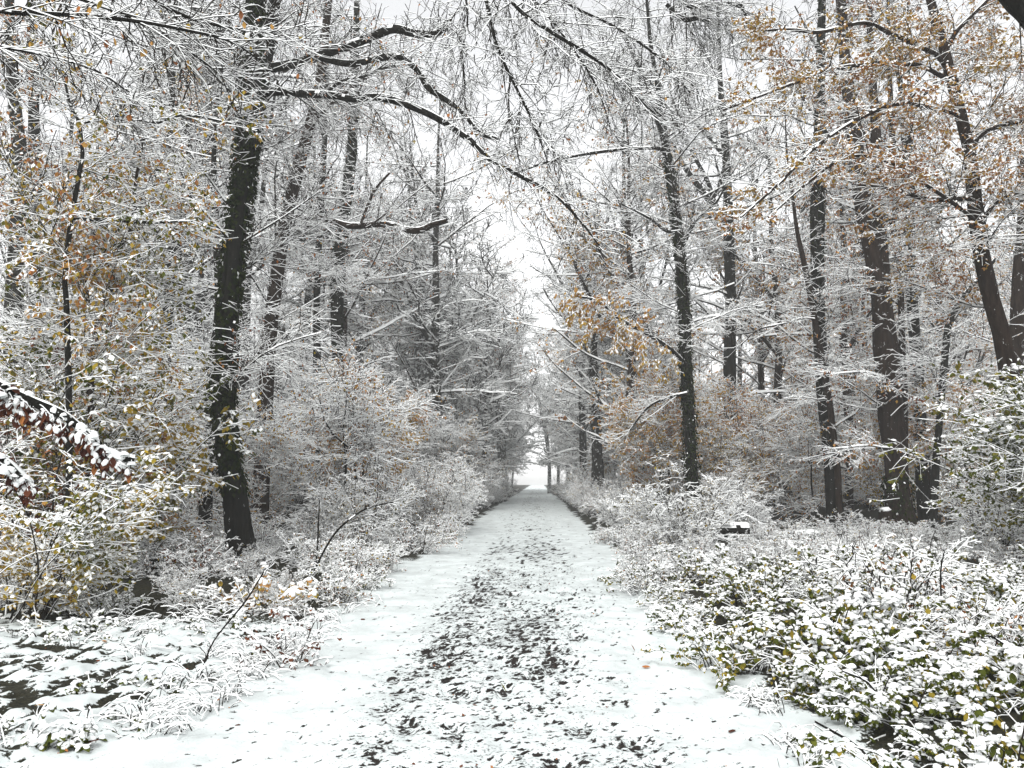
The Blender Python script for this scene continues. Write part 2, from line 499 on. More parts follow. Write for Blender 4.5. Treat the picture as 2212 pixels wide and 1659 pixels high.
# ================================================================== ground and path
PX0, PX1 = -2.05, 1.25
def path_edges(y):
    l = PX0 + 0.5 * (fbm(y * 0.8, y * 0 + 3.1, 3, 5) - 0.5) - 0.25 * sstep(9, 4, y)
    r = PX1 + 0.5 * (fbm(y * 0.7, y * 0 + 8.7, 3, 6) - 0.5) + 0.3 * sstep(8, 4.2, y)
    return l, r
FOOT = []
_y = 3.6
while _y < 30:
    for c, sp in ((-0.95, 0.2), (-0.25, 0.17), (0.3, 0.14), (0.55, 0.2)):
        if rng.random() < 0.45:
            FOOT.append((c + rng.normal(0, sp), _y + rng.normal(0, 0.15), rng.normal(0, 0.25), rng.uniform(0.6, 1.0)))
    _y += 0.36
FOOT = np.array(FOOT)
def path_field(x, y):
    l, r = path_edges(y)
    edge = np.minimum(x - l, r - x)
    tread = np.exp(-((x + 0.15) / 0.8) ** 2) * 0.75 + 0.55 * np.exp(-((x + 0.95) / 0.3) ** 2) + 0.12
    tread = tread * (0.35 + 1.15 * fbm(x * 1.3, y * 0.55, 3, 12))
    x0_, y0_ = x, y
    x = x + 0.05 * (vn(x * 23, y * 19, 91) - .5); y = y + 0.05 * (vn(x * 21 + 4, y * 17, 92) - .5)
    fine = fbm(x * 17, y * 13, 3, 20)
    spots = fbm(x * 30, y * 24, 2, 24)
    foot = np.zeros_like(x)
    for fx, fy, fa, fd in FOOT:
        s = (np.abs(x - fx) < 0.25) & (np.abs(y - fy) < 0.3)
        if not s.any():
            continue
        u = (x[s] - fx) * math.cos(fa) - (y[s] - fy) * math.sin(fa); v = (x[s] - fx) * math.sin(fa) + (y[s] - fy) * math.cos(fa)
        g = 1 - sstep(0.55, 1.15, np.sqrt((u / 0.10) ** 2 + (v / 0.20) ** 2) + 0.5 * (fine[s] - 0.5))
        foot[s] = np.maximum(foot[s], g * fd)
    tread = tread * (0.55 + 0.45 * sstep(30, 9, y))
    sp2 = fbm(x * 44, y * 30, 2, 26)
    cov = 0.735 - 0.10 * tread - 0.11 * tread * sstep(0.47, 0.70, fine) - 0.10 * foot * sstep(.35, .6, fine)
    cov = cov - 0.30 * sstep(0.80 - .16 * tread - .07 * foot, 0.90 - .16 * tread - .07 * foot, sp2) - 0.30 * sstep(0.82 - .15 * tread - .07 * foot, 0.92 - .15 * tread - .07 * foot, spots)
    h = 0.014 * np.clip(cov / 0.74, 0, 1) + 0.045 * (fbm(x * 11, y * 8, 4, 30) - 0.5) + 0.05 * (fbm(x * 0.9, y * 0.6, 2, 33) - 0.5) - 0.035 * foot
    h = h - 0.16 * sstep(0.0, -0.30, edge)
    return h, cov
def grid(mb, xs, ys, fn, mi=0):
    X, Y = np.meshgrid(xs, ys)
    h, c = fn(X.ravel(), Y.ravel())
    nx, ny = len(xs), len(ys)
    i = (np.arange(ny - 1)[:, None] * nx + np.arange(nx - 1)[None]).ravel()
    mb.add(np.stack([X.ravel(), Y.ravel(), h], 1), quads=np.stack([i, i + 1, i + nx + 1, i + nx], 1), qm=mi, tint=c)
def geo(a, b, f):
    return a * np.exp(np.arange(0, math.log(b / a) + f, f))
mb = MB()
grid(mb, np.linspace(-2.75, 2.05, 200), geo(3.5, 15, 0.0058), path_field)
grid(mb, np.linspace(-2.75, 2.05, 90), geo(14.9, 150, 0.008), lambda x, y: (path_field(x, y)[0] - 0.004 * (y < 15), path_field(x, y)[1]))
o = mb.build('path', [m_path]); o['kind'] = 'structure'

def gh(x, y):
    x = np.asarray(x, float); y = np.asarray(y, float)
    l, r = path_edges(y)
    d = np.maximum(l - x, x - r)
    return 0.012 + 0.09 * sstep(0.1, 1.6, d) + 0.25 * (fbm(x * 0.13, y * 0.13, 3, 50) - 0.5) * sstep(0.3, 5, d) + 0.02 * sstep(2, 6, d)
def ground_field(x, y):
    l, r = path_edges(y)
    d = np.maximum(l - x, x - r)
    lump = fbm(x * 8.5, y * 7.0, 4, 60)
    fine = fbm(x * 19, y * 15, 3, 64)
    area = fbm(x * .9, y * .9, 2, 68)
    amp = sstep(0.0, 0.9, d)
    h = gh(x, y) + amp * 0.13 * (lump - 0.5) + 0.035 * amp * (fine - 0.5) - 0.20 * sstep(-0.04, -0.30, d)
    cov = 0.745 - 0.45 * amp * sstep(0.45, 0.38, lump + 0.35 * (fine - 0.5) + .25 * (area - .5)) - 0.3 * sstep(0.62, 0.72, fine) * amp
    cov = cov - 0.62 * sstep(0.35, 1.0, d) * np.where(x > 0, 1.0, sstep(8.0, 9.5, y))
    return h, cov
mb = MB()
ring = lambda a, b: (np.linspace(a[0], a[1], a[2]), b)
# near left verge fine, everything else in widening sheets
grid(mb, np.linspace(-7.5, -1.6, 210), geo(3.2, 12.0, 0.0075), ground_field)
grid(mb, np.linspace(0.8, 6.5, 90), geo(3.2, 12.0, 0.012), ground_field)
def low(fn, dz):
    return lambda x, y: (fn(x, y)[0] - dz, fn(x, y)[1])
ys = np.concatenate([np.linspace(-30, 2.0, 12), geo(2.4, 12, 0.05)])
grid(mb, np.concatenate([[-250, -120, -60, -30, -20, -14, -10], np.linspace(-7.9, -7.4, 3)]), np.concatenate([ys, geo(12.2, 260, 0.04)]), ground_field)
grid(mb, np.concatenate([np.linspace(6.4, 7, 3), [10, 14, 20, 30, 60, 120, 250]]), np.concatenate([ys, geo(12.2, 260, 0.04)]), ground_field)
grid(mb, np.linspace(-7.5, 6.6, 80), geo(11.95, 260, 0.02), low(ground_field, 0.0))
grid(mb, np.linspace(-7.6, 6.6, 20), np.linspace(-30, 3.4, 12), low(ground_field, 0.02))
o = mb.build('ground', [m_ground]); o['kind'] = 'structure'
print('ground done')

# ================================================================== trees
TW = [m_twig, m_snow, m_leaf]
def resample(P, R, k=14):
    return catmull(P, k)[None], lerp_list(R, k)[None]
def cat(*prs):
    """join (P, R) sets with different point counts"""
    k = max(P.shape[1] for P, _ in prs)
    out = []
    for P, R in prs:
        if P.shape[1] != k:
            s = np.linspace(0, P.shape[1] - 1.0001, k); i = s.astype(int); f = (s - i)
            P = P[:, i] * (1 - f)[None, :, None] + P[:, i + 1] * f[None, :, None]
            R = R[:, i] * (1 - f)[None] + R[:, i + 1] * f[None]
        out.append((P, R))
    return np.concatenate([p for p, _ in out]), np.concatenate([r for _, r in out])
def crown_mesh(mb, stems, limbs, c, ret=False):
    """stems, limbs: (P, R) sets; c: settings"""
    fine = c.get('fine', 1.0)
    rm = 0.0042 * fine
    sets1 = []
    if c.get('n1', 0) and stems is not None:
        P, R = stems
        Q = grow(P, R, c['n1'], c.get('t0', .2), c.get('t1', 1), c.get('ang1', (50, 85)), c['L1'], 7, c.get('grav1', 0.02), 0.10, c.get('flat1', 0.7), 0.45, 0.011, rm * 2.2, c.get('lp', 0.5))
        tubes(mb, Q[0], Q[1], snowh(Q[1], 0.028 * fine * c.get('snow', 1)))
        sets1.append(Q)
    if limbs is not None:
        sets1.append(limbs)
    A = cat(*sets1)
    if c.get('n2', 0):
        B = grow(A[0], A[1], c['n2'], c.get('t2', 0.12), 1, (30, 65), c.get('L2', (0.7, 1.9)), 5, c.get('grav2', 0.0), 0.12, c.get('flat2', 0.45), 0.6, 0.010, rm * 1.4)
        tubes(mb, B[0], B[1], snowh(B[1], 0.022 * fine * c.get('snow', 1)))
    else:
        B = A
    C = grow(*cat(A, B), c['n3'], 0.08, 1, (28, 65), c.get('L3', (0.35, 0.95)), 4 if fine < 1.1 else 3, c.get('grav3', -0.02), 0.19, c.get('flat3', 0.35), 0.7, 0.008, rm)
    tubes(mb, C[0], C[1], snowh(C[1], 0.019 * fine * c.get('snow', 1)))
    D = None
    if c.get('n4', 0):
        D = grow(C[0], C[1], c['n4'], 0.1, 1, (28, 70), c.get('L4', (0.12, 0.38)), 3, c.get('grav4', -0.02), 0.15, c.get('flat3', 0.35), 0.8, 0.008, rm * 0.9)
        D = (D[0][:, ::2], D[1][:, ::2])
        tubes(mb, D[0], D[1], snowh(D[1], 0.017 * fine * c.get('snow', 1)))
    if ret:
        return A, B, C, D
    return C, D
def ivy(name, parent, P, R, n_, t0, t1, size=(0.07, 0.12), tint=(0.0, 0.02), spread=0.04, snow=0.025, stems=True):
    mb = MB()
    m = len(P)
    t = rng.uniform(t0, t1, n_) * (m - 1.01); i = t.astype(int)
    ph = rng.uniform(0, 6.28, n_)
    g = vn(ph * 1.3, t * 0.13, 77)
    keep = g > 0.25
    t, i, ph = t[keep], i[keep], ph[keep]
    fr = (t - i)[:, None]
    c = P[i] * (1 - fr) + P[i + 1] * fr
    out = np.stack([np.cos(ph), np.sin(ph), np.zeros_like(ph)], 1)
    rr = (R[i] + np.abs(rng.normal(0, spread, len(i))) * (0.4 + 1.2 * vn(ph * 0.9, t * 0.2, 78)))[:, None]
    pos = c + out * rr
    Rm = rotm(ph + rng.normal(0, .5, len(ph)), np.radians(rng.uniform(35, 80, len(ph))), rng.normal(0, .4, len(ph)))
    ti = np.clip(rng.choice(tint, len(ph)) + np.abs(rng.normal(0, .015, len(ph))), 0, 1)
    sc = rng.uniform(size[0], size[1], len(ph))
    ws = rng.random(len(ph)) < snow
    stamp(mb, LEAF_LO, pos[~ws], Rm[~ws], sc[~ws] * 1.1, ti[~ws]); stamp(mb, LEAF_LO_S, pos[ws], Rm[ws], sc[ws], ti[ws])
    if stems:
        for s in range(5):
            a0 = rng.uniform(0, 6.28)
            ii = np.linspace(t0 * (m - 1), t1 * (m - 1) - 1, 26).astype(int)
            ph2 = a0 + np.cumsum(rng.normal(0, 0.25, 26))
            pp = P[ii] + np.stack([np.cos(ph2), np.sin(ph2), 0 * ph2], 1) * (R[ii] * 1.04)[:, None]
            tubes(mb, pp[None], np.full((1, 26), 0.014), np.zeros((1, 26)))
    return mb.build(name, [m_leaf, m_snow] , parent, kind='stuff')

def dl(pts, Y):
    Y = np.broadcast_to(np.asarray(Y, float), (len(pts),))
    return np.array([W(x, y, yy) for (x, y), yy in zip(pts, Y)])
def to_ground(P):
    """drop the first point to the ground under it"""
    P = P.copy(); P[0, 2] = float(gh(P[0, 0], P[0, 1])) - 0.12
    return P

def hero(name, label, cat_, stems, limbs=(), cfg=None, bk=m_bark, ivy_n=0, leaf=None, group=None, crown_from=None, ivy_t=(0.0, 1.0), rough=0.07, limb_tw=True):
    """stems: [(pixel points, pixel widths, Y)], first is the trunk; limbs: the same for named heavy boughs"""
    first = to_ground(dl(stems[0][0], stems[0][2]))
    base = np.array([first[0, 0], first[0, 1], float(gh(first[0, 0], first[0, 1]))])
    root = thing(name, label, cat_, base, group)
    sets, ivs = [], []
    for k, (pts, wd, Y) in enumerate(stems):
        P = dl(pts, Y)
        if k == 0:
            P = to_ground(P)
        Ym = float(np.mean(Y))
        r = [px2m(w_, Ym) / 2 for w_ in wd]
        mb = MB()
        PP, RR = trunk(mb, P - base, r, 16 if Ym < 20 else 12, 0.12 if Ym < 20 else 0.2, rough, 0.28 if k == 0 else 0.0, snow=0.012, seed=int(rng.integers(999)))
        mb.build('trunk' if k == 0 else 'stem', [bk, m_snow], root)
        if ivy_n and k == 0:
            ivs.append((PP, RR))
        sets.append(resample(PP, RR, 16))
    lsets = []
    for pts, wd, Y in limbs:
        P = dl(pts, Y) - base
        Ym = float(np.mean(Y))
        r = [px2m(w_, Ym) / 2 for w_ in wd]
        mb = MB()
        PP, RR = trunk(mb, P, r, 9, 0.12, 0.10, 0, snow=0.024 if Ym < 30 else 0.04, seed=int(rng.integers(999)))
        mb.build('limb', [bk, m_snow], root)
        lsets.append(resample(PP, RR, 16))
    for PP, RR in ivs:
        ivy('ivy', root, PP, RR, ivy_n, *ivy_t)
    if cfg:
        mb = MB()
        st = cat(*sets) if crown_from is None else cat(*[sets[i] for i in crown_from])
        C, D = crown_mesh(mb, st, cat(*lsets) if lsets else None, cfg)
        if leaf:
            tips = cat(C, D) if D is not None else C
            leafage(mb, tips[0], leaf['n'], leaf['size'], leaf['tints'], leaf.get('hang', (25, 80)), leaf.get('snow', .6), remap=(2, 1))
        mb.build('crown', TW, root, kind='stuff')
    return root, sets, lsets, base

BARE = dict(n1=26, n2=200, n3=1500, n4=3200, L1=(1.6, 4.2), t0=.22)
hero('ivy_clad_tree', 'dark ivy-clad tree standing left of the path with long snowy boughs reaching over it', 'tree',
     [([(522, 1225), (510, 1090), (490, 960), (484, 830), (492, 700), (504, 560), (521, 430), (532, 330), (541, 200), (548, 80), (553, -70)],
       [60, 50, 44, 40, 40, 42, 42, 42, 42, 40, 36], 15.0),
      ([(528, 345), (552, 255), (572, 150), (588, 50), (602, -70)], [26, 30, 30, 28, 26], [15.05, 15.3, 15.5, 15.6, 15.8])],
     [([(545, 205), (600, 199), (660, 203), (720, 207), (760, 214), (830, 212), (920, 244), (1000, 292), (1060, 345), (1130, 384), (1200, 424), (1255, 480), (1300, 540)],
       [20, 17, 16, 15, 14, 14, 13, 12, 10, 8, 6, 4, 2], np.linspace(15, 13.2, 13)),
      ([(575, 150), (625, 140), (680, 124), (740, 104), (800, 82), (850, 64), (900, 74), (945, 72), (968, 46)], [22, 20, 19, 19, 20, 21, 19, 16, 12], np.linspace(15.4, 14.2, 9)),
      ([(690, 126), (760, 138), (850, 122), (900, 150), (925, 190), (990, 235), (1040, 290), (1075, 300)], [13, 13, 13, 14, 14, 10, 8, 5], np.linspace(15, 14, 8)),
      ([(700, 204), (740, 175), (790, 165), (835, 140)], [7, 6, 5, 3], 14.6)],
     dict(n1=28, n2=400, n3=3000, n4=5600, L1=(1.2, 3.6), t0=.26, grav1=0.0), m_bark, 5200, dict(n=900, size=(.055, .09), tints=[.4, .6, .7, .8, .9], snow=.4), ivy_t=(0.12, 0.97), crown_from=[0])
hero('slender_tree', 'slim dark trunk half hidden close behind the ivy-clad tree', 'tree',
     [([(440, 1165), (446, 1080), (455, 1000), (452, 900), (462, 780), (475, 660), (468, 520), (462, 350), (470, 200), (474, 60)], [30, 27, 25, 24, 22, 20, 16, 12, 9, 5], 18.5)],
     (), dict(n1=20, n2=120, n3=500, n4=700, L1=(1, 2.6), t0=.15), m_bark)
hero('leaning_tree', 'leaning dark tree with a snow-capped crooked bough held out level to the right', 'tree',
     [([(560, 1110), (572, 900), (585, 700), (598, 600), (612, 500), (640, 380), (664, 290), (690, 180), (704, 60), (716, -60)],
       [36, 34, 32, 31, 30, 28, 25, 22, 20, 18], 23.0)],
     [([(618, 470), (660, 471), (700, 473), (760, 489), (830, 485), (895, 499), (935, 486), (966, 477)], [14, 13, 13, 14, 13, 14, 11, 9], np.linspace(23, 21.5, 8)),
      ([(778, 489), (790, 455), (802, 425), (818, 400), (842, 374)], [7, 7, 6, 5, 4], 22.2),
      ([(800, 487), (822, 472), (840, 455)], [6, 5, 3], 22.1),
      ([(664, 290), (700, 240), (760, 190), (820, 150), (880, 140)], [10, 9, 8, 7, 4], 22.6)],
     dict(n1=28, n2=190, n3=1500, n4=3200, L1=(1.5, 4.2), t0=.2), m_bark_brown, 0, dict(n=260, size=(.06, .09), tints=[.6, .7, .8], snow=.3))
hero('forked_tree', 'forked dark tree behind the yellow saplings whose two stems part at mid height', 'tree',
     [([(352, 1090), (356, 900), (358, 715), (370, 600), (378, 500)], [32, 29, 27, 27, 27], 21.0),
      ([(378, 505), (352, 432), (365, 330), (372, 200), (378, 80), (380, -60)], [20, 17, 14, 12, 9, 5], 21.0),
      ([(377, 510), (408, 462), (440, 432), (452, 330), (470, 200), (474, 60), (478, -70)], [20, 18, 18, 14, 12, 8, 5], 21.0)],
     (), dict(n1=26, n2=170, n3=1300, n4=2600, L1=(1.5, 3.6), t0=.15), m_bark, 0, dict(n=2600, size=(.08, .12), tints=[.3, .4, .5, .6, .7], snow=.45))
hero('edge_tree', 'thick dark trunk at the far left edge above the drooping snowy bough', 'tree',
     [([(22, 1120), (26, 900), (28, 700), (32, 600), (38, 480), (43, 350), (30, 200), (22, 60), (18, -80)], [40, 38, 36, 34, 32, 28, 26, 22, 18], 19.0)],
     (), dict(n1=26, n2=170, n3=900, n4=1200, L1=(1.4, 3.4), t0=.15), m_bark_grey, 0, dict(n=2600, size=(.07, .11), tints=[.3, .4, .6, .7, .8], snow=.45))
hero('straight_tree', 'straight dark trunk just right of the far left edge trunk', 'tree',
     [([(84, 1105), (82, 900), (80, 700), (78, 500), (75, 330), (72, 200), (70, 50), (66, -80)], [30, 30, 28, 27, 26, 24, 20, 16], 23.0)],
     (), dict(n1=24, n2=140, n3=1000, n4=2000, L1=(1.4, 3.4), t0=.2, fine=1.2), m_bark)
YL = [.33, .38, .42, .5, .2, .2, .24, .55]
hero('yellow_sapling', 'thin dark sapling with a level side branch and snow-laden yellow leaves', 'tree',
     [([(150, 1255), (150, 1000), (147, 780), (143, 650), (140, 600), (150, 500), (160, 440), (172, 370), (178, 330), (170, 265), (150, 220), (130, 120)], [13, 12, 12, 11, 11, 11, 11, 10, 9, 8, 6, 4], 10.5)],
     [([(160, 474), (200, 475), (260, 478), (330, 482), (410, 478)], [6, 6, 5, 4, 2], np.linspace(10.5, 10.8, 5)),
      ([(172, 270), (215, 260), (270, 250), (330, 268), (400, 250), (500, 268)], [5, 5, 4, 4, 3, 2], np.linspace(10.5, 11.5, 6))],
     dict(n1=26, n2=170, n3=1000, n4=1000, L1=(.7, 1.5), t0=.05, fine=.8, snow=1.1), m_bark, 0, dict(n=4600, size=(.055, .095), tints=YL + [.6, .7, .2], snow=.5))
hero('leaning_sapling', 'thin sapling leaning right among green and yellow snowy leaves', 'tree',
     [([(190, 1245), (195, 1000), (198, 800), (203, 750), (216, 690), (240, 620), (255, 545), (285, 490), (292, 400), (310, 300)], [14, 13, 13, 13, 13, 12, 10, 9, 7, 4], 11.5)],
     (), dict(n1=26, n2=150, n3=900, n4=900, L1=(.6, 1.3), t0=.15, fine=.8, snow=1.1), m_bark_brown, 0, dict(n=4600, size=(.055, .095), tints=[.2, .2, .25, .4, .42, .5, .6], snow=.42))
hero('twin_tree', 'pair of dark upright stems between the leaning tree and the path', 'tree',
     [([(738, 1085), (733, 850), (728, 620), (736, 520), (752, 400), (765, 250), (770, 60), (772, -70)], [28, 28, 27, 26, 24, 20, 14, 9], 29.0),
      ([(690, 1075), (686, 850), (684, 650), (690, 500), (700, 330), (706, 150), (704, -40)], [17, 16, 15, 14, 12, 8, 4], 29.5)],
     (), dict(n1=36, n2=240, n3=1500, n4=1700, L1=(1.6, 4.0), t0=.18, fine=1.25), m_bark, 900, dict(n=300, size=(.07, .1), tints=[.6, .7, .8], snow=.4), ivy_t=(.2, .8))

# right side
HERO_R1 = hero('path_side_tree', 'slim ivy-clad tree at the right edge of the path with one bough of ochre leaves', 'tree',
     [([(1508, 1125), (1497, 1040), (1491, 960), (1488, 880), (1482, 780), (1476, 640), (1468, 540), (1455, 430), (1442, 340), (1432, 260), (1418, 170), (1405, 90), (1398, 10), (1390, -60)],
       [30, 27, 25, 24, 24, 23, 21, 19, 17, 13, 11, 9, 7, 5], 25.5)],
     [([(1447, 372), (1430, 325), (1380, 321), (1300, 328), (1200, 346), (1120, 372)], [10, 9, 8, 7, 5, 3], np.linspace(25.5, 23, 6)),
      ([(1434, 275), (1410, 240), (1388, 214), (1330, 180), (1300, 150)], [10, 9, 8, 6, 3], 25.3),
      ([(1445, 350), (1422, 270), (1398, 185), (1368, 120), (1345, 60)], [9, 9, 8, 7, 4], 25.6),
      ([(1462, 565), (1490, 500), (1510, 470), (1545, 440), (1580, 380)], [8, 7, 6, 5, 3], 25.0),
      ([(1470, 500), (1440, 500), (1400, 470), (1340, 440)], [8, 7, 5, 3], 24.8),
      ([(1483, 790), (1450, 756), (1400, 722), (1340, 690), (1290, 650), (1240, 640)], [9, 9, 8, 7, 5, 3], np.linspace(25.4, 23.5, 6)),
      ([(1484, 850), (1440, 860), (1400, 880), (1360, 930)], [8, 6, 5, 3], 24.8)],
     dict(n1=48, n2=480, n3=3500, n4=6000, L1=(1.6, 4.6), t0=.3, fine=1.15), m_bark, 2600, None, ivy_t=(0.03, 0.62))
_r, _s, _l, _b = HERO_R1
mb = MB()
_q = grow(_l[5][0], _l[5][1], 70, .1, 1, (40, 80), (.6, 2.0), 6, -.12, .12, .7, .6, .009, .008)
tubes(mb, _q[0], _q[1], snowh(_q[1], .02))
_q2 = grow(_q[0], _q[1], 420, .1, 1, (30, 70), (.2, .6), 4, -.1, .15, .7, .7, .009, .006)
tubes(mb, _q2[0], _q2[1], snowh(_q2[1], .016))
leafage(mb, cat(_q, _q2)[0], 3600, (.09, .14), [.42, .45, .47, .5, .52, .56, .6], (50, 88), .3, remap=(2, 1))
mb.build('foliage', TW, _r, kind='stuff')
hero('twin_stemmed_tree', 'stout brown furrowed trunk on the right splitting into two stems halfway up', 'tree',
     [([(1947, 1148), (1938, 1050), (1935, 980), (1926, 900), (1917, 770), (1905, 660), (1886, 560), (1866, 450), (1843, 280), (1825, 130), (1816, 0), (1812, -70)],
       [58, 50, 47, 46, 45, 44, 38, 34, 32, 26, 22, 18], 25.0),
      ([(1912, 700), (1908, 600), (1902, 500), (1896, 400), (1890, 250), (1880, 80), (1876, -70)], [30, 28, 26, 25, 22, 16, 12], 25.1)],
     [([(1925, 900), (1960, 870), (2010, 860), (2040, 850)], [5, 4, 3, 2], 24.5)],
     dict(n1=34, n2=210, n3=1500, n4=2800, L1=(1.4, 4), t0=.18, fine=1.15), m_bark_brown, 700, dict(n=2600, size=(.08, .12), tints=[.55, .6, .7, .8, .9], snow=.45), ivy_t=(0, .12), rough=.1)
hero('slim_companion_tree', 'slim straight stem rising just right of the stout twin-stemmed trunk', 'tree',
     [([(1962, 1135), (1955, 1000), (1953, 860), (1949, 760), (1945, 620), (1936, 480), (1927, 290), (1920, 100), (1918, -60)], [15, 14, 14, 14, 13, 13, 12, 9, 5], 26.0)],
     (), dict(n1=16, n2=90, n3=600, n4=1200, L1=(1, 2.4), t0=.3, fine=1.15), m_bark_brown)
hero('grey_tree', 'dark trunk with a thin crooked stem crossing in front of it', 'tree',
     [([(1806, 1135), (1795, 1000), (1786, 900), (1775, 800), (1768, 650), (1766, 520), (1766, 420), (1770, 330), (1772, 150), (1776, 0), (1778, -70)], [34, 32, 31, 30, 29, 28, 27, 26, 20, 15, 12], 27.0)],
     (), dict(n1=28, n2=190, n3=1200, n4=1500, L1=(1.6, 3.8), t0=.15, fine=1.2), m_bark, 500, dict(n=2600, size=(.08, .12), tints=[.55, .7, .8, .9], snow=.45), ivy_t=(.4, .95))
hero('crooked_stem_tree', 'thin crooked stem twining in front of a thicker dark trunk', 'tree',
     [([(1815, 1142), (1808, 1000), (1795, 900), (1776, 780), (1751, 640), (1735, 560), (1722, 500), (1713, 430), (1700, 330), (1696, 240)], [14, 13, 13, 13, 12, 11, 9, 7, 4, 2], 25.5)],
     [([(1760, 690), (1730, 688), (1690, 700), (1640, 712), (1600, 745)], [5, 5, 4, 3, 2], 25.0)],
     dict(n1=16, n2=90, n3=600, n4=1100, L1=(1, 2.4), t0=.25, fine=1.1), m_bark_brown)
CU = [.44, .5, .54, .57, .6, .62, .66, .8]
hero('copper_leaved_tree', 'leaning dark tree on the right spreading long boughs of copper leaves', 'tree',
     [([(2201, 1190), (2198, 1050), (2190, 880), (2166, 735), (2150, 680), (2135, 620), (2118, 540), (2108, 470), (2103, 400), (2092, 320), (2075, 250), (2055, 170), (2035, 90), (2010, 0), (1990, -70)],
       [42, 38, 36, 34, 33, 32, 30, 28, 27, 25, 24, 22, 19, 16, 13], 17.0)],
     [([(2062, 205), (2034, 131), (1985, 100), (1922, 72), (1865, 50), (1771, 70), (1704, 64), (1620, 70)], [13, 11, 10, 9, 8, 7, 5, 3], np.linspace(17, 15, 8)),
      ([(2058, 180), (1983, 141), (1889, 139), (1805, 148), (1738, 172), (1684, 192), (1560, 240)], [9, 9, 8, 8, 7, 5, 3], np.linspace(17, 14.6, 7)),
      ([(2040, 115), (2065, 70), (2090, 44), (2134, 0), (2180, -50)], [10, 9, 8, 7, 5], 17),
      ([(2097, 318), (2124, 289), (2160, 272), (2212, 262), (2290, 240)], [10, 9, 8, 7, 5], 17),
      ([(2104, 425), (2060, 430), (2003, 430), (1960, 418), (1919, 406), (1860, 400)], [11, 11, 10, 8, 6, 3], np.linspace(17, 15.6, 6)),
      ([(2075, 250), (2020, 235), (1940, 225), (1850, 260), (1760, 320), (1680, 400), (1600, 470)], [9, 8, 8, 7, 6, 4, 3], np.linspace(17, 13.5, 7)),
      ([(2110, 480), (2060, 440), (2000, 400), (1920, 350), (1830, 340), (1740, 400), (1660, 470)], [9, 8, 7, 6, 5, 4, 3], np.linspace(17, 14, 7)),
      ([(2112, 500), (2150, 440), (2200, 420), (2280, 430)], [8, 7, 6, 4], 16.5)],
     dict(n1=26, n2=380, n3=2700, n4=4300, L1=(1.2, 3.0), t0=.3, t2=.1), m_bark_brown, 0, dict(n=23000, size=(.055, .09), tints=[.44, .48, .52, .55, .58, .62, .7], hang=(10, 60), snow=.62))
hero('right_edge_tree', 'dark trunk at the right edge behind the copper-leaved tree', 'tree',
     [([(2196, 1120), (2200, 900), (2198, 750), (2203, 600), (2212, 480), (2222, 300), (2230, 100), (2236, -70)], [34, 32, 31, 30, 29, 26, 22, 18], 24.0)],
     (), dict(n1=22, n2=120, n3=700, n4=800, L1=(1.5, 3.6), t0=.2, fine=1.15), m_bark_brown, 0, dict(n=900, size=(.07, .1), tints=CU, snow=.5))
hero('curved_stem_tree', 'thin curved stem bending right towards the copper-leaved tree', 'tree',
     [([(2012, 1142), (2022, 1000), (2030, 900), (2038, 800), (2050, 700), (2074, 652), (2104, 614), (2150, 560)], [16, 15, 14, 14, 14, 13, 11, 7], 24.5)],
     (), dict(n1=14, n2=80, n3=500, n4=900, L1=(.8, 2.2), t0=.3, fine=1.1), m_bark)
# farther along the path, each with its own place in the picture
FAR = dict(n1=30, n2=180, n3=1000, n4=1500, L1=(1.8, 4.5), t0=.12, fine=1.8)
hero('mossy_tree', 'pale brown leaf-clad trunk left of the path behind snowy bushes', 'tree',
     [([(934, 1075), (934, 960), (930, 850), (915, 700), (905, 620), (898, 540), (886, 450), (880, 360), (868, 250)], [30, 28, 27, 21, 13, 8, 6, 4, 2], 44.0),
      ([(934, 900), (908, 850), (900, 760), (905, 700)], [14, 13, 11, 6], 44.0)], (), dict(FAR, n1=36, n3=1500, n4=1900, snow=1.5), m_bark_hazed, 1100, dict(n=700, size=(.1, .14), tints=[.6, .7, .8], snow=.5), ivy_t=(0.05, .9))
hero('misty_tree', 'grey misty trunk at the left side of the far end of the path', 'tree',
     [([(1086, 1090), (1084, 960), (1080, 880), (1070, 820), (1074, 770), (1060, 700), (1066, 640), (1060, 580)], [22, 20, 19, 18, 12, 8, 5, 2], 60.0),
      ([(1079, 880), (1105, 845), (1130, 835), (1160, 828)], [10, 9, 7, 4], 59.5)], (), dict(FAR, fine=2.2, snow=1.5, n1=34, n3=1500, n4=1800), m_bark_hazed)
hero('bent_tree', 'thin bent misty tree at the right side of the far end of the path', 'tree',
     [([(1187, 1082), (1186, 1000), (1180, 940), (1172, 900), (1160, 845), (1158, 800), (1154, 760)], [9, 8, 8, 7, 6, 4, 2], 96.0)], (), dict(FAR, fine=2.4, n3=1100, n4=1200, snow=1.5), m_bark_hazed)
hero('misty_ivy_tree', 'hazy dark trunk right of the path beyond the slim ivy-clad tree', 'tree',
     [([(1293, 1095), (1289, 950), (1285, 850), (1282, 770), (1288, 690), (1284, 620), (1288, 560)], [26, 24, 22, 18, 13, 8, 4, 2], 43.0)], (), dict(FAR, fine=2.0, snow=1.5, n1=34, n3=1500, n4=1800), m_bark_grey, 500, None, ivy_t=(.2, .8))
print('heroes done')

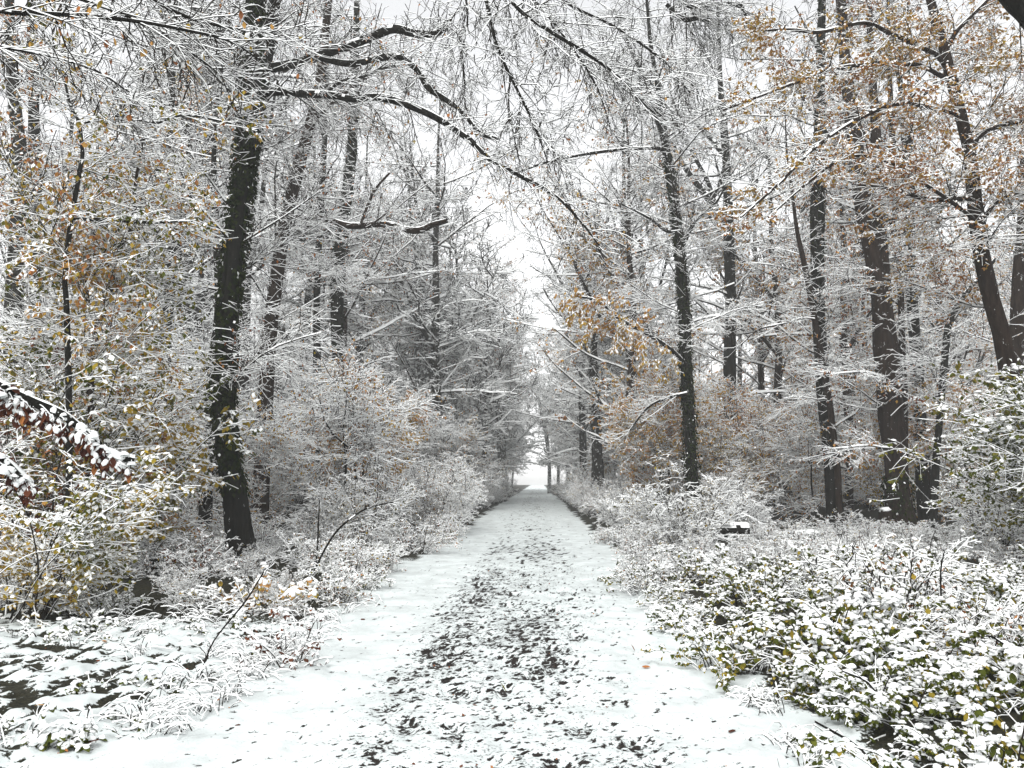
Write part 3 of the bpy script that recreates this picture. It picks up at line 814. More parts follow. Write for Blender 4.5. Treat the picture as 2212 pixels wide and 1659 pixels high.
# ================================================================== forest of copies
def kind_tree(height, r0, cfg, lean=0.6, leaf=None, forks=1, bk=m_bark_grey, ivy_n=0, y=0):
    parts = []
    n_ = 9
    z = np.linspace(0, 1, n_)
    dx = np.cumsum(rng.normal(0, lean * 0.13, n_)) - 0.0; dy = np.cumsum(rng.normal(0, lean * 0.13, n_))
    P = np.stack([dx - dx[0], dy - dy[0], z * height - 0.15], 1)
    mb = MB()
    PP, RR = trunk(mb, P, [r0 * q for q in (1.1, .98, .92, .85, .75, .62, .45, .3, .15)], 9, 0.35, 0.07, 0.25, snow=0.012, seed=int(rng.integers(999)))
    sets = [resample(PP, RR, 16)]
    for k in range(forks):
        j = rng.integers(3, 6)
        a = rng.uniform(0, 6.28)
        d = np.array([math.cos(a), math.sin(a), 0])
        L = height * rng.uniform(.3, .45)
        Q = np.array([P[j] + d * L * f * 0.55 + np.array([0, 0, L * f * (0.6 + .4 * f)]) + rng.normal(0, .08, 3) * (f > 0) for f in np.linspace(0, 1, 6)])
        QQ, QR = trunk(mb, Q, [r0 * .5 * q for q in (1, .9, .75, .6, .4, .2)], 7, 0.35, 0.08, 0, snow=0.03, seed=int(rng.integers(999)))
        sets.append(resample(QQ, QR, 16))
    me_t = mb.mesh('trunk', [bk, m_snow])
    mb = MB()
    C, D = crown_mesh(mb, cat(*sets), None, cfg)
    if leaf:
        tips = cat(C, D) if D is not None else C
        leafage(mb, tips[0], leaf['n'], leaf['size'], leaf['tints'], leaf.get('hang', (25, 80)), leaf.get('snow', .6), remap=(2, 1))
    me_c = mb.mesh('crown', TW)
    return [('trunk', me_t, None), ('crown', me_c, 'stuff')]
def place(kind, name, label, cat_, x, y, rz, s, group, z=None):
    r = thing(name, label, cat_, (x, y, float(gh(x, y)) if z is None else z), group, rz)
    r.scale = (s, s, s)
    for nm, me, kd in kind:
        o = bpy.data.objects.new(nm, me); COL.objects.link(o); o.parent = r
        if kd:
            o['kind'] = kd
    return r
def proj(x, y, z=0.0):
    v = CM.T @ (np.array([x, y, z]) - np.array([0, 0, CAMH]))
    return 512 - v[0] / v[2] * F * 1024, 384 + v[1] / v[2] * F * 1024
KEEP = [(236, 15, 44), (691, 25.5, 20), (893, 25, 30), (830, 27, 16), (1005, 17, 24), (285, 23, 14)]   # (picture x, distance, half width) of main trunks
def blocks(x, y, wide=0.0):
    px = proj(x, y)[0]
    return any(y < d + .8 and abs(px - a) < w + wide / y for a, d, w in KEEP)
def in_view(x, y, pad=2.0):
    px = (x * math.cos(math.radians(YAW)) + y * math.sin(math.radians(YAW)))
    return abs(px) < 0.68 * y + pad

TALL = dict(n1=64, n2=460, n3=2700, n4=3000, L1=(2.2, 6.0), t0=.10, fine=1.55, lp=0.12, grav1=.03, L2=(.8, 2.4), snow=1.5)
KT = [kind_tree(23, .26, TALL, .6, None, 2),
      kind_tree(26, .30, TALL, .5, None, 3, m_bark),
      kind_tree(24, .24, TALL, .7, dict(n=2200, size=(.10, .15), tints=[.6, .7, .8, .85], snow=.4), 2, m_bark_brown)]
KT_C = [kind_tree(19, .19, dict(TALL, n1=60, flat1=.5, snow=1.3), .8, dict(n=6000, size=(.11, .16), tints=CU + [.5], snow=.4), 2, m_bark_brown)]
UND = dict(n1=34, n2=240, n3=1700, n4=2200, L1=(1.0, 2.6), t0=.04, t2=.05, L2=(.5, 1.4), L3=(.3, .75), L4=(.1, .32), flat1=.6, flat2=.4, flat3=.3, fine=1.05, snow=1.15, grav1=-.01)
KU = [kind_tree(5.5, .045, UND, .7, None, 2, m_bark),
      kind_tree(4.2, .035, UND, .8, dict(n=1800, size=(.06, .09), tints=[.44, .5, .55, .6, .66], snow=.5), 2, m_bark),
      kind_tree(6.5, .05, UND, .6, None, 3, m_bark_grey)]
KU_O = [kind_tree(5.2, .045, UND, .7, dict(n=6500, size=(.075, .115), tints=[.45, .5, .55, .6, .66], snow=.34), 2, m_bark_brown),
        kind_tree(4.0, .035, UND, .7, dict(n=6500, size=(.075, .115), tints=[.38, .44, .48, .52, .57], snow=.36), 2, m_bark_brown)]

pts = []
def free(x, y, d):
    return all((x - a) ** 2 + (y - b) ** 2 > d * d for a, b in pts)
tries = 0
nt_ = 0
while tries < 9000 and nt_ < 140:
    tries += 1
    y = 27 + 105 * rng.random() ** 0.85
    x = rng.uniform(-0.72 * y, 0.72 * y)
    if not in_view(x, y, 3) or abs(x + 0.4) < (4.2 if y < 45 else 3.3) or not free(x, y, 3.6 + 0.02 * y):
        continue
    if y < 34 and abs(x) < 8 or blocks(x, y, 100) and y < 30:
        continue
    if y > 42 and abs(x) < 12 and rng.random() < .55:
        continue
    pts.append((x, y)); nt_ += 1
    cop = rng.random() < (0.55 if x > 4 else 0.12)
    K = KT_C if cop else KT
    side = 'left' if x < 0 else 'right'
    far_ = y > 62
    if cop:
        lab = 'rust-leaved snowy tree standing back in the wood %s of the path' % side; grp = 'rust-leaved trees %s of the path' % side
    elif far_:
        lab = 'bare snowy tree fading into the mist deep in the wood %s of the path' % side; grp = 'misty far trees %s of the path' % side
    else:
        lab = 'bare snow-covered tree standing behind the front row %s of the path' % side; grp = 'snowy trees behind the front row %s' % side
    place(K[rng.integers(len(K))], 'forest_tree', lab, 'tree', x, y, rng.uniform(0, 6.28), rng.uniform(.8, 1.2), grp)
AV = dict(n1=50, n2=380, n3=2500, n4=2600, L1=(2.2, 5.2), t0=.16, fine=2.1, lp=0.05, grav1=.01, L2=(.9, 2.6), snow=2.3, flat2=.6)
KA = [kind_tree(17, .18, AV, .7, None, 2, m_bark_hazed), kind_tree(14, .15, AV, .8, None, 2, m_bark_hazed)]
for y in np.arange(45, 128, 5.6):
    for sg in (-1, 1):
        x = -.4 + sg * rng.uniform(3.6, 6.4) ; yy = y + rng.uniform(-1.5, 1.5)
        side = 'left' if sg < 0 else 'right'
        place(KA[rng.integers(2)], 'avenue_tree', 'frosted tree leaning its white crown over the far stretch of the path from the %s' % side, 'tree', x, yy, rng.uniform(0, 6.28), rng.uniform(.75, 1.15), 'frosted trees along the far path, %s side' % side)
# understorey
pu = pts; pts = []
nu = 0; tries = 0
while tries < 9000 and nu < 110:
    tries += 1
    y = 12.5 + 50 * rng.random() ** 1.1
    x = rng.uniform(-0.72 * y, 0.72 * y)
    if not in_view(x, y, 1) or x > -4.3 - 0.02 * y and x < 3.6 + 0.02 * y or not free(x, y, 1.9 + 0.015 * y):
        continue
    if x > 2 and y < 27 or (x < -6.2 and y < 15) or blocks(x, y, 500):
        continue
    pts.append((x, y)); nu += 1
    ora = rng.random() < (0.8 if x > 3 else 0.2)
    K = KU_O if ora else KU
    side = 'left' if x < 0 else 'right'
    if ora:
        lab = 'young beech with pale orange snowy leaves in the understorey %s of the path' % side; grp = 'orange young beeches %s of the path' % side
    else:
        lab = 'young bare beech laden with layers of snow %s of the path' % side; grp = 'bare young beeches %s of the path' % side
    place(K[rng.integers(len(K))], 'young_beech', lab, 'tree', x, y, rng.uniform(0, 6.28), rng.uniform(.75, 1.25), grp)

# ================================================================== shrubs and brambles
def kind_shrub(rad, h, stems, n2, n3, n4, leaf=None, padn=0, padr=(.03, .05), fine=0.9, hi=False, arch=-.16, snow=1.2, lean=(10, 55), r=0.008):
    mb = MB()
    a = rng.uniform(0, 6.28, stems); rr = rad * 0.35 * np.sqrt(rng.random(stems))
    p = np.stack([rr * np.cos(a), rr * np.sin(a), np.full(stems, -.05)], 1)
    th = np.radians(rng.uniform(*lean, stems)); a2 = a + rng.normal(0, .6, stems)
    d = np.stack([np.sin(th) * np.cos(a2), np.sin(th) * np.sin(a2), np.cos(th)], 1)
    L = h * rng.uniform(.75, 1.35, stems)
    k = 8
    Q = np.empty((stems, k, 3)); Q[:, 0] = p
    for j in range(1, k):
        d = nrm(d + np.array([0, 0, arch]) * (j / k * 1.6) + rng.normal(0, .07, (stems, 3)))
        Q[:, j] = Q[:, j - 1] + d * (L / (k - 1))[:, None]
    Q[..., 2] = np.maximum(Q[..., 2], -0.05 + 0.05 * (np.arange(k) > 2))
    R = np.linspace(1, .45, k)[None] * (r * rng.uniform(.7, 1.2, stems))[:, None]
    tubes(mb, Q, R, snowh(R, .016 * snow))
    rm = .0032 * fine
    B = grow(Q, R, n2, .15, 1, (35, 75), (h * .2, h * .55), 5, -.03, .14, .6, .7, .009, rm * 1.2) if n2 else (Q, R)
    if n2:
        tubes(mb, B[0], B[1], snowh(B[1], .016 * fine * snow))
    C = grow(*cat((Q, R), B), n3, .1, 1, (30, 70), (h * .1, h * .3), 4, -.03, .15, .5, .8, .009, rm)
    tubes(mb, C[0], C[1], snowh(C[1], .014 * fine * snow))
    tips = cat(B, C)
    if n4:
        D = grow(C[0], C[1], n4, .1, 1, (30, 70), (h * .05, h * .16), 2, -.03, .15, .5, .8, .009, rm)
        tubes(mb, D[0], D[1], snowh(D[1], .013 * fine * snow)); tips = cat(tips, D)
    if leaf:
        leafage(mb, tips[0], leaf['n'], leaf['size'], leaf['tints'], leaf.get('hang', (5, 60)), leaf.get('snow', .8), hi=hi, remap=(2, 1))
    if padn:
        pos = on_lines(tips[0], padn * 3, .3)
        pos = pos[np.argsort(-pos[:, 2] - rng.normal(0, .12, len(pos)))][:padn]
        pads(mb, pos + np.array([0, 0, .008]), rng.uniform(padr[0], padr[1], padn), .75)
    return mb.mesh('foliage', TW)

LEAF_ME = []
for k in range(6):
    mb = MB()
    stamp(mb, LEAFS[k % 5] if k < 4 else LEAF_HI, np.zeros((1, 3)), np.eye(3)[None], np.ones(1), np.array([[.16, .2, .18, .12, .34, .22][k]]))
    LEAF_ME.append(mb.mesh('leaf', [m_leaf, m_snow]))
LEAF_BR = []
for k in range(5):
    mb = MB()
    stamp(mb, LEAFS[k] if k < 3 else LEAF_HI, np.zeros((1, 3)), np.eye(3)[None], np.ones(1), np.array([[.72, .8, .42, .55, .7][k]]))
    LEAF_BR.append(mb.mesh('leaf', [m_leaf, m_snow]))
def add_leaf(root, pos, size, mes, hang=(35, 85)):
    o = bpy.data.objects.new('leaf', mes[rng.integers(len(mes))]); COL.objects.link(o); o.parent = root
    o.location = tuple(float(c) for c in pos)
    o.rotation_euler = (rng.normal(0, .35), math.radians(rng.uniform(*hang)), rng.uniform(0, 6.28))
    s = size * rng.uniform(.75, 1.5); o.scale = (s, s, s)
    return o

GRN = [.10, .13, .15, .17, .19, .08]
BR = [kind_shrub(.75, .56, 26, 80, 150, 0, dict(n=1150, size=(.036, .064), tints=GRN + GRN + [.05, .03, .03, .3], snow=.2), 300, (.011, .034), hi=True, snow=.35, arch=-.26, lean=(10, 62)),
      kind_shrub(.70, .50, 24, 70, 140, 0, dict(n=1150, size=(.036, .062), tints=GRN + GRN + [.03, .02, .05, .05], snow=.22), 330, (.011, .036), hi=True, snow=.35, arch=-.26, lean=(10, 62)),
      kind_shrub(.80, .62, 24, 80, 160, 0, dict(n=1050, size=(.034, .058), tints=GRN + GRN + [.05, .02, .02, .3], snow=.2), 260, (.011, .032), hi=True, snow=.35, arch=-.24, lean=(10, 60))]
BRF = [kind_shrub(.9, .75, 40, 120, 420, 500, dict(n=500, size=(.05, .08), tints=GRN + [.1, .4, .7], snow=.9), 0, fine=1.2),
       kind_shrub(.9, .60, 40, 120, 420, 500, dict(n=600, size=(.05, .08), tints=GRN + [.05, .1], snow=.9), 0, fine=1.2),
       kind_shrub(1.0, .95, 36, 130, 480, 700, dict(n=300, size=(.05, .08), tints=[.2, .3, .4, .7, .8], snow=.9), 0, fine=1.2)]
def bramble(me, x, y, s, label, group, nleaf=0, rz=None, hgt=.5):
    r = thing('bramble_bush', label, 'bramble', (x, y, float(gh(x, y)) - .03), group, rng.uniform(0, 6.28) if rz is None else rz)
    r.scale = (s, s, s)
    o = bpy.data.objects.new('foliage', me); COL.objects.link(o); o.parent = r; o['kind'] = 'stuff'
    for _ in range(nleaf):
        a = rng.uniform(0, 6.28); q = .75 * math.sqrt(rng.random())
        add_leaf(r, (q * math.cos(a), q * math.sin(a), hgt * (1.15 - .75 * (q / .75) ** 2) * rng.uniform(.75, 1.05)), .054, LEAF_ME)
    return r
# right foreground: nearest bushes each told apart by where they stand
pts = []
def rows(x0, x1, y0, y1, d, n_, edge=None):
    out = []; t = 0
    while len(out) < n_ and t < 6000:
        t += 1
        y = y0 + (y1 - y0) * rng.random(); x = rng.uniform(x0(y), x1(y))
        if not free(x, y, d):
            continue
        pts.append((x, y)); out.append((x, y))
    return sorted(out, key=lambda p: p[1])
near = rows(lambda y: path_edges(np.array(y))[1] + .32, lambda y: .70 * y + .7, 3.6, 12.5, .66, 84)
for k, (x, y) in enumerate(near):
    bramble((BR + BRF[:2])[rng.choice(5, p=[.31, .31, .30, .04, .04])], x, y, rng.uniform(.55, 1.25) * (0.8 if x < 2.2 else 1), 'low bramble bush buried under round snow clumps right of the path', 'snowed-in brambles right of the path', 9 if y < 7 else 4, hgt=.36)
for x, y in rows(lambda y: path_edges(np.array(y))[1] + .6, lambda y: min(.70 * y + .5, 14), 8.5, 22, .9, 110):
    bramble(BRF[rng.integers(3)], x, y, rng.uniform(.4, .7), 'snow-dusted bramble bush in the thicket farther back right of the path', 'farther brambles right of the path')
for q_ in ((1858, 1525), (1930, 1560)):
    x, y = at_ground(*q_)
    bramble(BR[1], x, y, .8, 'low bramble bush by the long dark cane at the thicket edge' if q_[0] < 1900 else 'snow-heaped bramble bush just right of the long dark cane', 'snowed-in brambles right of the path', 9, hgt=.36)
# left side
for x, y in rows(lambda y: max(-.70 * y - .5, -13), lambda y: path_edges(np.array(y))[0] - .55, 8.6, 22, .95, 100):
    bramble(BRF[rng.integers(3)], x, y, (.42 if blocks(x, y, 200) else rng.uniform(.5, .95)), 'snow-dusted bramble bush in the thicket left of the path', 'brambles left of the path')
# path-side bushes receding into the mist
KB = [kind_shrub(1.1, 1.7, 26, 150, 900, 1500, dict(n=700, size=(.06, .09), tints=[.2, .25, .3, .4, .42], snow=.9), 0, fine=1.3, arch=-.1, lean=(5, 40), r=.012),
      kind_shrub(1.2, 1.4, 26, 150, 900, 1500, None, 0, fine=1.3, arch=-.1, lean=(5, 45), r=.012),
      kind_shrub(1.1, 2.1, 24, 150, 1000, 1700, dict(n=900, size=(.06, .09), tints=[.4, .5, .6, .65, .7], snow=.85), 0, fine=1.3, arch=-.08, lean=(5, 38), r=.012)]
def bush(me, x, y, s, name, label, cat_, group=None, rz=None):
    r = thing(name, label, cat_, (x, y, float(gh(x, y)) - .04), group, rng.uniform(0, 6.28) if rz is None else rz)
    r.scale = (s, s, s) if np.isscalar(s) else s
    o = bpy.data.objects.new('foliage', me); COL.objects.link(o); o.parent = r; o['kind'] = 'stuff'
    return r
for x, y in rows(lambda y: -6.5, lambda y: -3.1, 15, 60, 1.5, 38):
    if blocks(x, y, 700):
        continue
    bush(KB[rng.integers(3)], x, y, rng.uniform(.6, 1.15), 'path_side_bush', 'snow-laden leafy bush lining the left edge of the path', 'bush', 'bushes along the left edge of the path')
for x, y in rows(lambda y: 2.3, lambda y: 6.5, 15, 60, 1.5, 40):
    if blocks(x, y, 700):
        continue
    bush(KB[rng.integers(3)], x, y, rng.uniform(.5, 1.0), 'path_side_bush', 'snow-laden leafy bush lining the right edge of the path', 'bush', 'bushes along the right edge of the path')

# ---- single shrubs with a place of their own
me = kind_shrub(1.1, 2.6, 26, 240, 800, 0, dict(n=9500, size=(.055, .085), tints=[.6, .75, .8, .85, .9, .24, .42], snow=.3), 0, fine=.8, arch=-.05, lean=(4, 32), r=.014)
bush(me, -7.1, 10.9, 1.0, 'brown_shrub', 'dense brown-leaved shrub left of the ivy-clad tree, its lower leaves free of snow', 'shrub')
YT = [.33, .38, .42, .45, .36, .28]
me = kind_shrub(1.0, 2.0, 22, 200, 800, 300, dict(n=4600, size=(.06, .10), tints=YT + [.2, .24], snow=.6), 150, (.02, .04), fine=.8, hi=False, arch=-.08, lean=(5, 45), r=.012)
bush(me, -5.6, 8.4, .85, 'yellow_shrub', 'yellow-leaved shrub heaped with snow at the left edge below the drooping bough', 'shrub')
bush(me, -7.9, 12.2, 1.5, 'yellow_shrub', 'tall yellow-green shrub rising behind the brown-leaved shrub at the left edge', 'shrub')
me2 = kind_shrub(1.0, 3.2, 22, 220, 900, 300, dict(n=8500, size=(.06, .10), tints=[.14, .18, .2, .22, .26, .38, .42], snow=.4), 0, fine=.8, arch=-.05, lean=(3, 36), r=.014)
bush(me2, -8.4, 13.2, 1.1, 'green_yellow_shrub', 'tall olive and yellow shrub in front of the forked tree', 'shrub')
bush(me2, -9.3, 14.0, 1.3, 'green_yellow_shrub', 'tall olive shrub at the left edge under the thick edge trunk', 'shrub')
me3 = kind_shrub(.5, .55, 14, 60, 160, 0, dict(n=330, size=(.06, .10), tints=[.36, .4, .44, .6], snow=.9), 60, (.02, .035), fine=.8, hi=True)
x, y = at_ground(545, 1330)
bush(me3, x, y, 1.1, 'golden_shrub', 'small golden-leaved shrub capped with snow in front of the ivy-clad tree', 'shrub')
x, y = at_ground(440, 1260)
me4 = kind_shrub(.5, .55, 16, 70, 260, 300, dict(n=420, size=(.035, .055), tints=[.75, .8, .9, .85], snow=.85), 0, fine=.8)
bush(me4, x, y, 1.3, 'russet_shrub', 'low russet shrub dusted with snow left of the foot of the ivy-clad tree', 'shrub')
x, y = at_ground(620, 1440)
me5 = kind_shrub(.4, .5, 12, 50, 160, 0, dict(n=200, size=(.04, .07), tints=[.95, .9, .85, .2], snow=.75), 60, (.018, .03), fine=.7, hi=True)
bush(me5, x, y, .95, 'red_leaved_bramble', 'bramble with dark red leaves at the left edge of the path', 'bramble')
# conical sapling
me6 = kind_shrub(.25, .9, 5, 60, 260, 0, dict(n=260, size=(.05, .08), tints=[.2, .3, .4], snow=.75), 30, (.02, .03), fine=.8, arch=0, lean=(0, 14))
x, y = at_ground(820, 1150)
bush(me6, x, y, 1.0, 'pointed_sapling', 'small pointed leafy sapling among the low bushes left of the path', 'sapling')
# orange beech by the slim ivy-clad tree, bushes with green leaves
place(KU_O[0], 'orange_beech', 'young beech with orange leaves beside the foot of the slim ivy-clad tree', 'tree', 4.3, 28.5, .4, .9, None)
place(KU_O[1], 'orange_beech', 'golden young beech in front of the trunk with the crooked stem', 'tree', 6.9, 29.5, 2.0, .95, None)
bush(KB[0], 3.3, 17.5, .95, 'green_leaved_bush', 'tall snowy bush with green leaves between the path and the slim ivy-clad tree', 'bush')
bush(KB[0], -4.2, 19.0, 1.0, 'green_leaved_bush', 'tall snowy bush with green leaves on the left bank of the path', 'bush')
print('shrubs done')


me = kind_shrub(1.5, 3.4, 30, 300, 1700, 1600, dict(n=13000, size=(.07, .11), tints=[.14, .18, .2, .22, .26], snow=.27, hang=(10, 60)), 500, (.03, .06), fine=.9, arch=-.09, lean=(3, 40), r=.016)
bush(me, 9.9, 13.8, .98, 'evergreen_shrub', 'tall green shrub at the right edge with heavy snow on its upper boughs', 'shrub', rz=1.0)
bush(KB[0], 9.6, 16.6, 1.0, 'green_shrub', 'dark green shrub at the foot of the leaning copper-leaved tree', 'shrub')

# ================================================================== boughs reaching in from trees outside the picture
def bough(name, label, lines, n2, n3, n4, L2, L3, L4, grav=-.03, fine=.75, snow=1.1, flat=.5, nleaf=0, leafsz=.07, mes=LEAF_BR, leaf=None, padn=0, padr=(.02, .04), limb_snow=.012, hang=(50, 88), bk=m_bark, t2=.05):
    P0 = dl(lines[0][0], lines[0][2])
    base = P0[0]
    root = thing(name, label, 'bough', base)
    sets = []
    for pts_, wd, Y in lines:
        P = dl(pts_, Y) - base
        Ym = float(np.mean(Y))
        mb = MB()
        PP, RR = trunk(mb, P, [px2m(w_, Ym) / 2 for w_ in wd], 8, 0.06, 0.10, 0, snow=limb_snow, seed=int(rng.integers(999)))
        mb.build('limb', [bk, m_snow], root)
        sets.append(resample(PP, RR, 16))
    A = cat(*sets)
    mb = MB(); rm = .0042 * fine
    B = grow(A[0], A[1], n2, t2, 1, (30, 60), L2, 6, grav, .12, flat, .6, .009, rm * 1.3)
    tubes(mb, B[0], B[1], snowh(B[1], .016 * snow))
    C = grow(*cat(A, B), n3, .08, 1, (30, 65), L3, 4, grav, .15, flat, .8, .009, rm)
    tubes(mb, C[0], C[1], snowh(C[1], .014 * snow))
    tips = cat(B, C)
    if n4:
        D = grow(C[0], C[1], n4, .1, 1, (30, 70), L4, 3, grav, .15, flat, .8, .009, rm)
        tubes(mb, D[0], D[1], snowh(D[1], .012 * snow)); tips = cat(C, D)
    if leaf:
        leafage(mb, tips[0], leaf['n'], leaf['size'], leaf['tints'], leaf.get('hang', (40, 88)), leaf.get('snow', .6), hi=True, remap=(2, 1))
    if padn:
        pads(mb, np.concatenate([on_lines(A[0], padn // 2, .02) + rng.normal(0, .018, (padn // 2, 3)), on_lines(B[0], padn - padn // 2, .05)]) + np.array([0, 0, .012]), rng.uniform(padr[0], padr[1], padn), .95)
    mb.build('twigs', TW, root, kind='stuff')
    for q in on_lines(tips[0], nleaf, .4) if nleaf else []:
        add_leaf(root, q - np.array([0, 0, .012]), leafsz, mes, hang)
    return root
bough('overhanging_bough', 'near snowy bough sweeping across the top left corner with a few hanging brown leaves',
      [([(-160, -30), (0, 24), (90, 30), (188, 36), (300, 48), (400, 66), (497, 90), (560, 130)], [9, 8, 7, 7, 6, 5, 4, 2], np.linspace(5.2, 6.4, 8)),
       ([(60, -60), (150, -10), (260, 30), (340, 70), (420, 120), (480, 165)], [7, 6, 6, 5, 4, 2], np.linspace(5.6, 6.6, 6)),
       ([(240, -60), (330, 0), (410, 40), (500, 62), (560, 70), (600, 95)], [6, 6, 5, 4, 3, 2], np.linspace(6.0, 7.0, 6)),
       ([(-120, 60), (0, 100), (100, 120), (200, 150), (280, 200)], [6, 6, 5, 4, 2], np.linspace(6.2, 7.2, 5))],
      70, 420, 900, (.4, 1.1), (.2, .55), (.08, .22), grav=-.03, nleaf=60, leafsz=.062, flat=.5)
bough('hanging_bough', 'bare snowy bough hanging into the sky gap from the top of the picture',
      [([(1030, -60), (1055, 20), (1070, 90), (1100, 160), (1135, 230), (1165, 300), (1190, 370)], [9, 8, 8, 7, 6, 4, 2], np.linspace(9.2, 8.6, 7)),
       ([(1060, -60), (1120, 20), (1185, 66), (1260, 112), (1335, 165), (1400, 235)], [9, 9, 8, 7, 5, 3], np.linspace(9.2, 8.6, 6)),
       ([(1100, -50), (1180, 30), (1240, 110), (1290, 190), (1320, 280)], [7, 6, 5, 4, 2], np.linspace(9.6, 9.2, 5)),
       ([(1130, -60), (1230, 10), (1330, 60), (1430, 130), (1490, 200)], [7, 6, 5, 4, 2], np.linspace(10.2, 10.0, 5)),
       ([(1000, -50), (1010, 40), (1000, 110), (1005, 190)], [5, 5, 4, 2], 9.4)],
      100, 1300, 3200, (.5, 1.6), (.2, .6), (.06, .2), grav=-.07, flat=.7, nleaf=8, leafsz=.06, mes=LEAF_BR)
bough('crooked_bough', 'dark crooked bough entering at the top edge right of the sky gap',
      [([(1420, -60), (1470, 0), (1503, 16), (1546, 8), (1593, 10), (1612, 32)], [11, 11, 11, 12, 11, 6], 16),
       ([(1440, 10), (1476, 43), (1505, 40), (1533, 50)], [8, 8, 8, 4], 16.2)],
      44, 600, 1300, (.8, 2.2), (.3, .8), (.1, .3), fine=1.0, grav=-.03)
bough('corner_bough', 'thick dark bough cutting the top right corner',
      [([(2110, -110), (2190, -6), (2240, 60), (2310, 160), (2380, 330), (2440, 620), (2470, 1000), (2485, 1460)], [46, 48, 50, 52, 58, 64, 70, 84], 9.0)],
      14, 110, 200, (.5, 1.3), (.2, .6), (.1, .25), fine=.8)
bough('drooping_bough', 'bough weighed down by a thick roll of snow over brown leaves at the left edge',
      [([(-130, 790), (-40, 815), (0, 838), (40, 860), (90, 884), (140, 905), (180, 936), (214, 968), (236, 988), (290, 1002)], [9, 9, 9, 8, 8, 7, 6, 5, 3, 1], np.linspace(4.9, 5.5, 10))],
      60, 150, 0, (.08, .22), (.05, .12), (.03, .06), grav=-.3, flat=.6, leaf=dict(n=420, size=(.05, .085), tints=[.85, .9, .95, 1, .75], snow=.6), padn=50, padr=(.025, .04), limb_snow=.055, fine=.7, t2=.0, nleaf=14, leafsz=.055)
bough('drooping_bough', 'lower snow-rolled bough tip at the left edge beneath the longer drooping one',
      [([(-120, 960), (-40, 985), (10, 1005), (40, 1028), (64, 1050)], [8, 8, 7, 5, 2], np.linspace(4.9, 5.2, 5))],
      30, 70, 0, (.08, .2), (.05, .12), (.03, .06), grav=-.3, flat=.6, leaf=dict(n=180, size=(.05, .085), tints=[.85, .9, .95, 1, .75], snow=.75), padn=30, padr=(.025, .04), limb_snow=.06, fine=.7, t2=.0, nleaf=5, leafsz=.055)

# ================================================================== fallen wood
m_cut = bark('cut_wood', (0.012, 0.009, 0.007), (0.05, 0.036, 0.024), 0.0, 40)
def log(name, label, cat_, x, y, L, r, rz, z=0.0, tilt=0.0):
    root = thing(name, label, cat_, (x, y, float(gh(x, y)) + z), None, rz)
    mb = MB()
    P = np.array([(-L / 2 + L * f, .03 * math.sin(f * 5), r * .75 + tilt * (f - .5)) for f in np.linspace(0, 1, 6)])
    trunk(mb, P, [r, r * 1.02, r * .98, r, r * .96, r * .95], 14, 0.1, .07, 0, snow=r * .2, seed=int(rng.integers(999)))
    mb.build('bark', [m_bark, m_snow], root)
    mb = MB(); k_ = int(L * 16)
    pads(mb, np.stack([rng.uniform(-L / 2, L / 2, k_), rng.normal(0, r * .3, k_), r * 1.62 + 0 * np.arange(k_) + tilt * 0], 1), rng.uniform(r * .35, r * .75, k_), .5)
    mb.build('snow_cap', [m_snow, m_snow], root)
    for f, nm in ((0, 'cut_end'), (-1, 'cut_end')):
        mb = MB()
        e = P[f] + np.array([-.004 if f == 0 else .004, 0, 0])
        a = np.linspace(0, 6.283, 14, endpoint=False)
        mb.add(np.concatenate([e + np.stack([0 * a, np.cos(a) * r * .86, np.sin(a) * r * .86], 1), [e + np.array([-.01 if f == 0 else .01, 0, 0])]]), tris=[(j, (j + 1) % 14, 14) for j in range(14)], tm=0)
        mb.build(nm, [m_cut], root)
    return root
x, y = at_ground(225, 1250); log('log', 'snow-topped log with its dark end showing at the left in front of the brown-leaved shrub', 'log', x + .25, y + .1, 1.1, .10, 0.45)
x, y = at_ground(1555, 1178); log('log', 'thick log under a flat cap of snow right of the slim ivy-clad tree', 'log', x, y, 1.4, .20, .1, .06)
log('log', 'dark log lying underneath the snow-capped log right of the path', 'log', x - .1, y - .12, 1.2, .16, .05, -.12)
x, y = at_ground(1735, 1175); log('log', 'short log with a dark round end among brambles near the crooked-stemmed trunk', 'log', x, y, 1.0, .13, .7, -.02)
x, y = at_ground(1915, 1150)
root = thing('tree_stump', 'small snow-capped stump at the left foot of the stout twin-stemmed trunk', 'stump', (x, y, float(gh(x, y))))
mb = MB(); trunk(mb, [(0, 0, -.1), (0, 0, .2), (.01, 0, .5)], [.24, .2, .19], 12, .1, .1, .2, seed=5); mb.build('bark', [m_bark_brown], root)
mb = MB(); pads(mb, np.array([[0.0, 0, .5], [.05, .04, .53], [-.06, -.02, .52]]), np.array([.2, .13, .14]), .5); mb.build('snow_cap', [m_snow, m_snow], root)
def stick(name, label, pts_, wd, Y, tw=0):
    P = dl(pts_, Y); base = P[0].copy(); base[2] = float(gh(base[0], base[1]))
    root = thing(name, label, 'branch', base)
    mb = MB()
    PP, RR = trunk(mb, P - base, [px2m(w_, float(np.mean(Y))) / 2 for w_ in wd], 6, .06, .08, 0, snow=.008, seed=int(rng.integers(999)))
    mb.build('stem', [m_bark, m_snow], root)
    if tw:
        A = resample(PP, RR, 12); mb = MB()
        C = grow(A[0], A[1], tw, .1, 1, (25, 60), (.15, .5), 5, -.02, .15, .7, .7, .008, .003)
        tubes(mb, C[0], C[1], snowh(C[1], .01)); mb.build('twigs', TW, root, kind='stuff')
stick('fallen_branch', 'arched fallen branch capped with snow on the left bank behind the open snow', [(20, 1290), (70, 1272), (130, 1270), (190, 1284), (250, 1312), (268, 1322)], [5, 5, 6, 6, 5, 3], 9.6, 16)
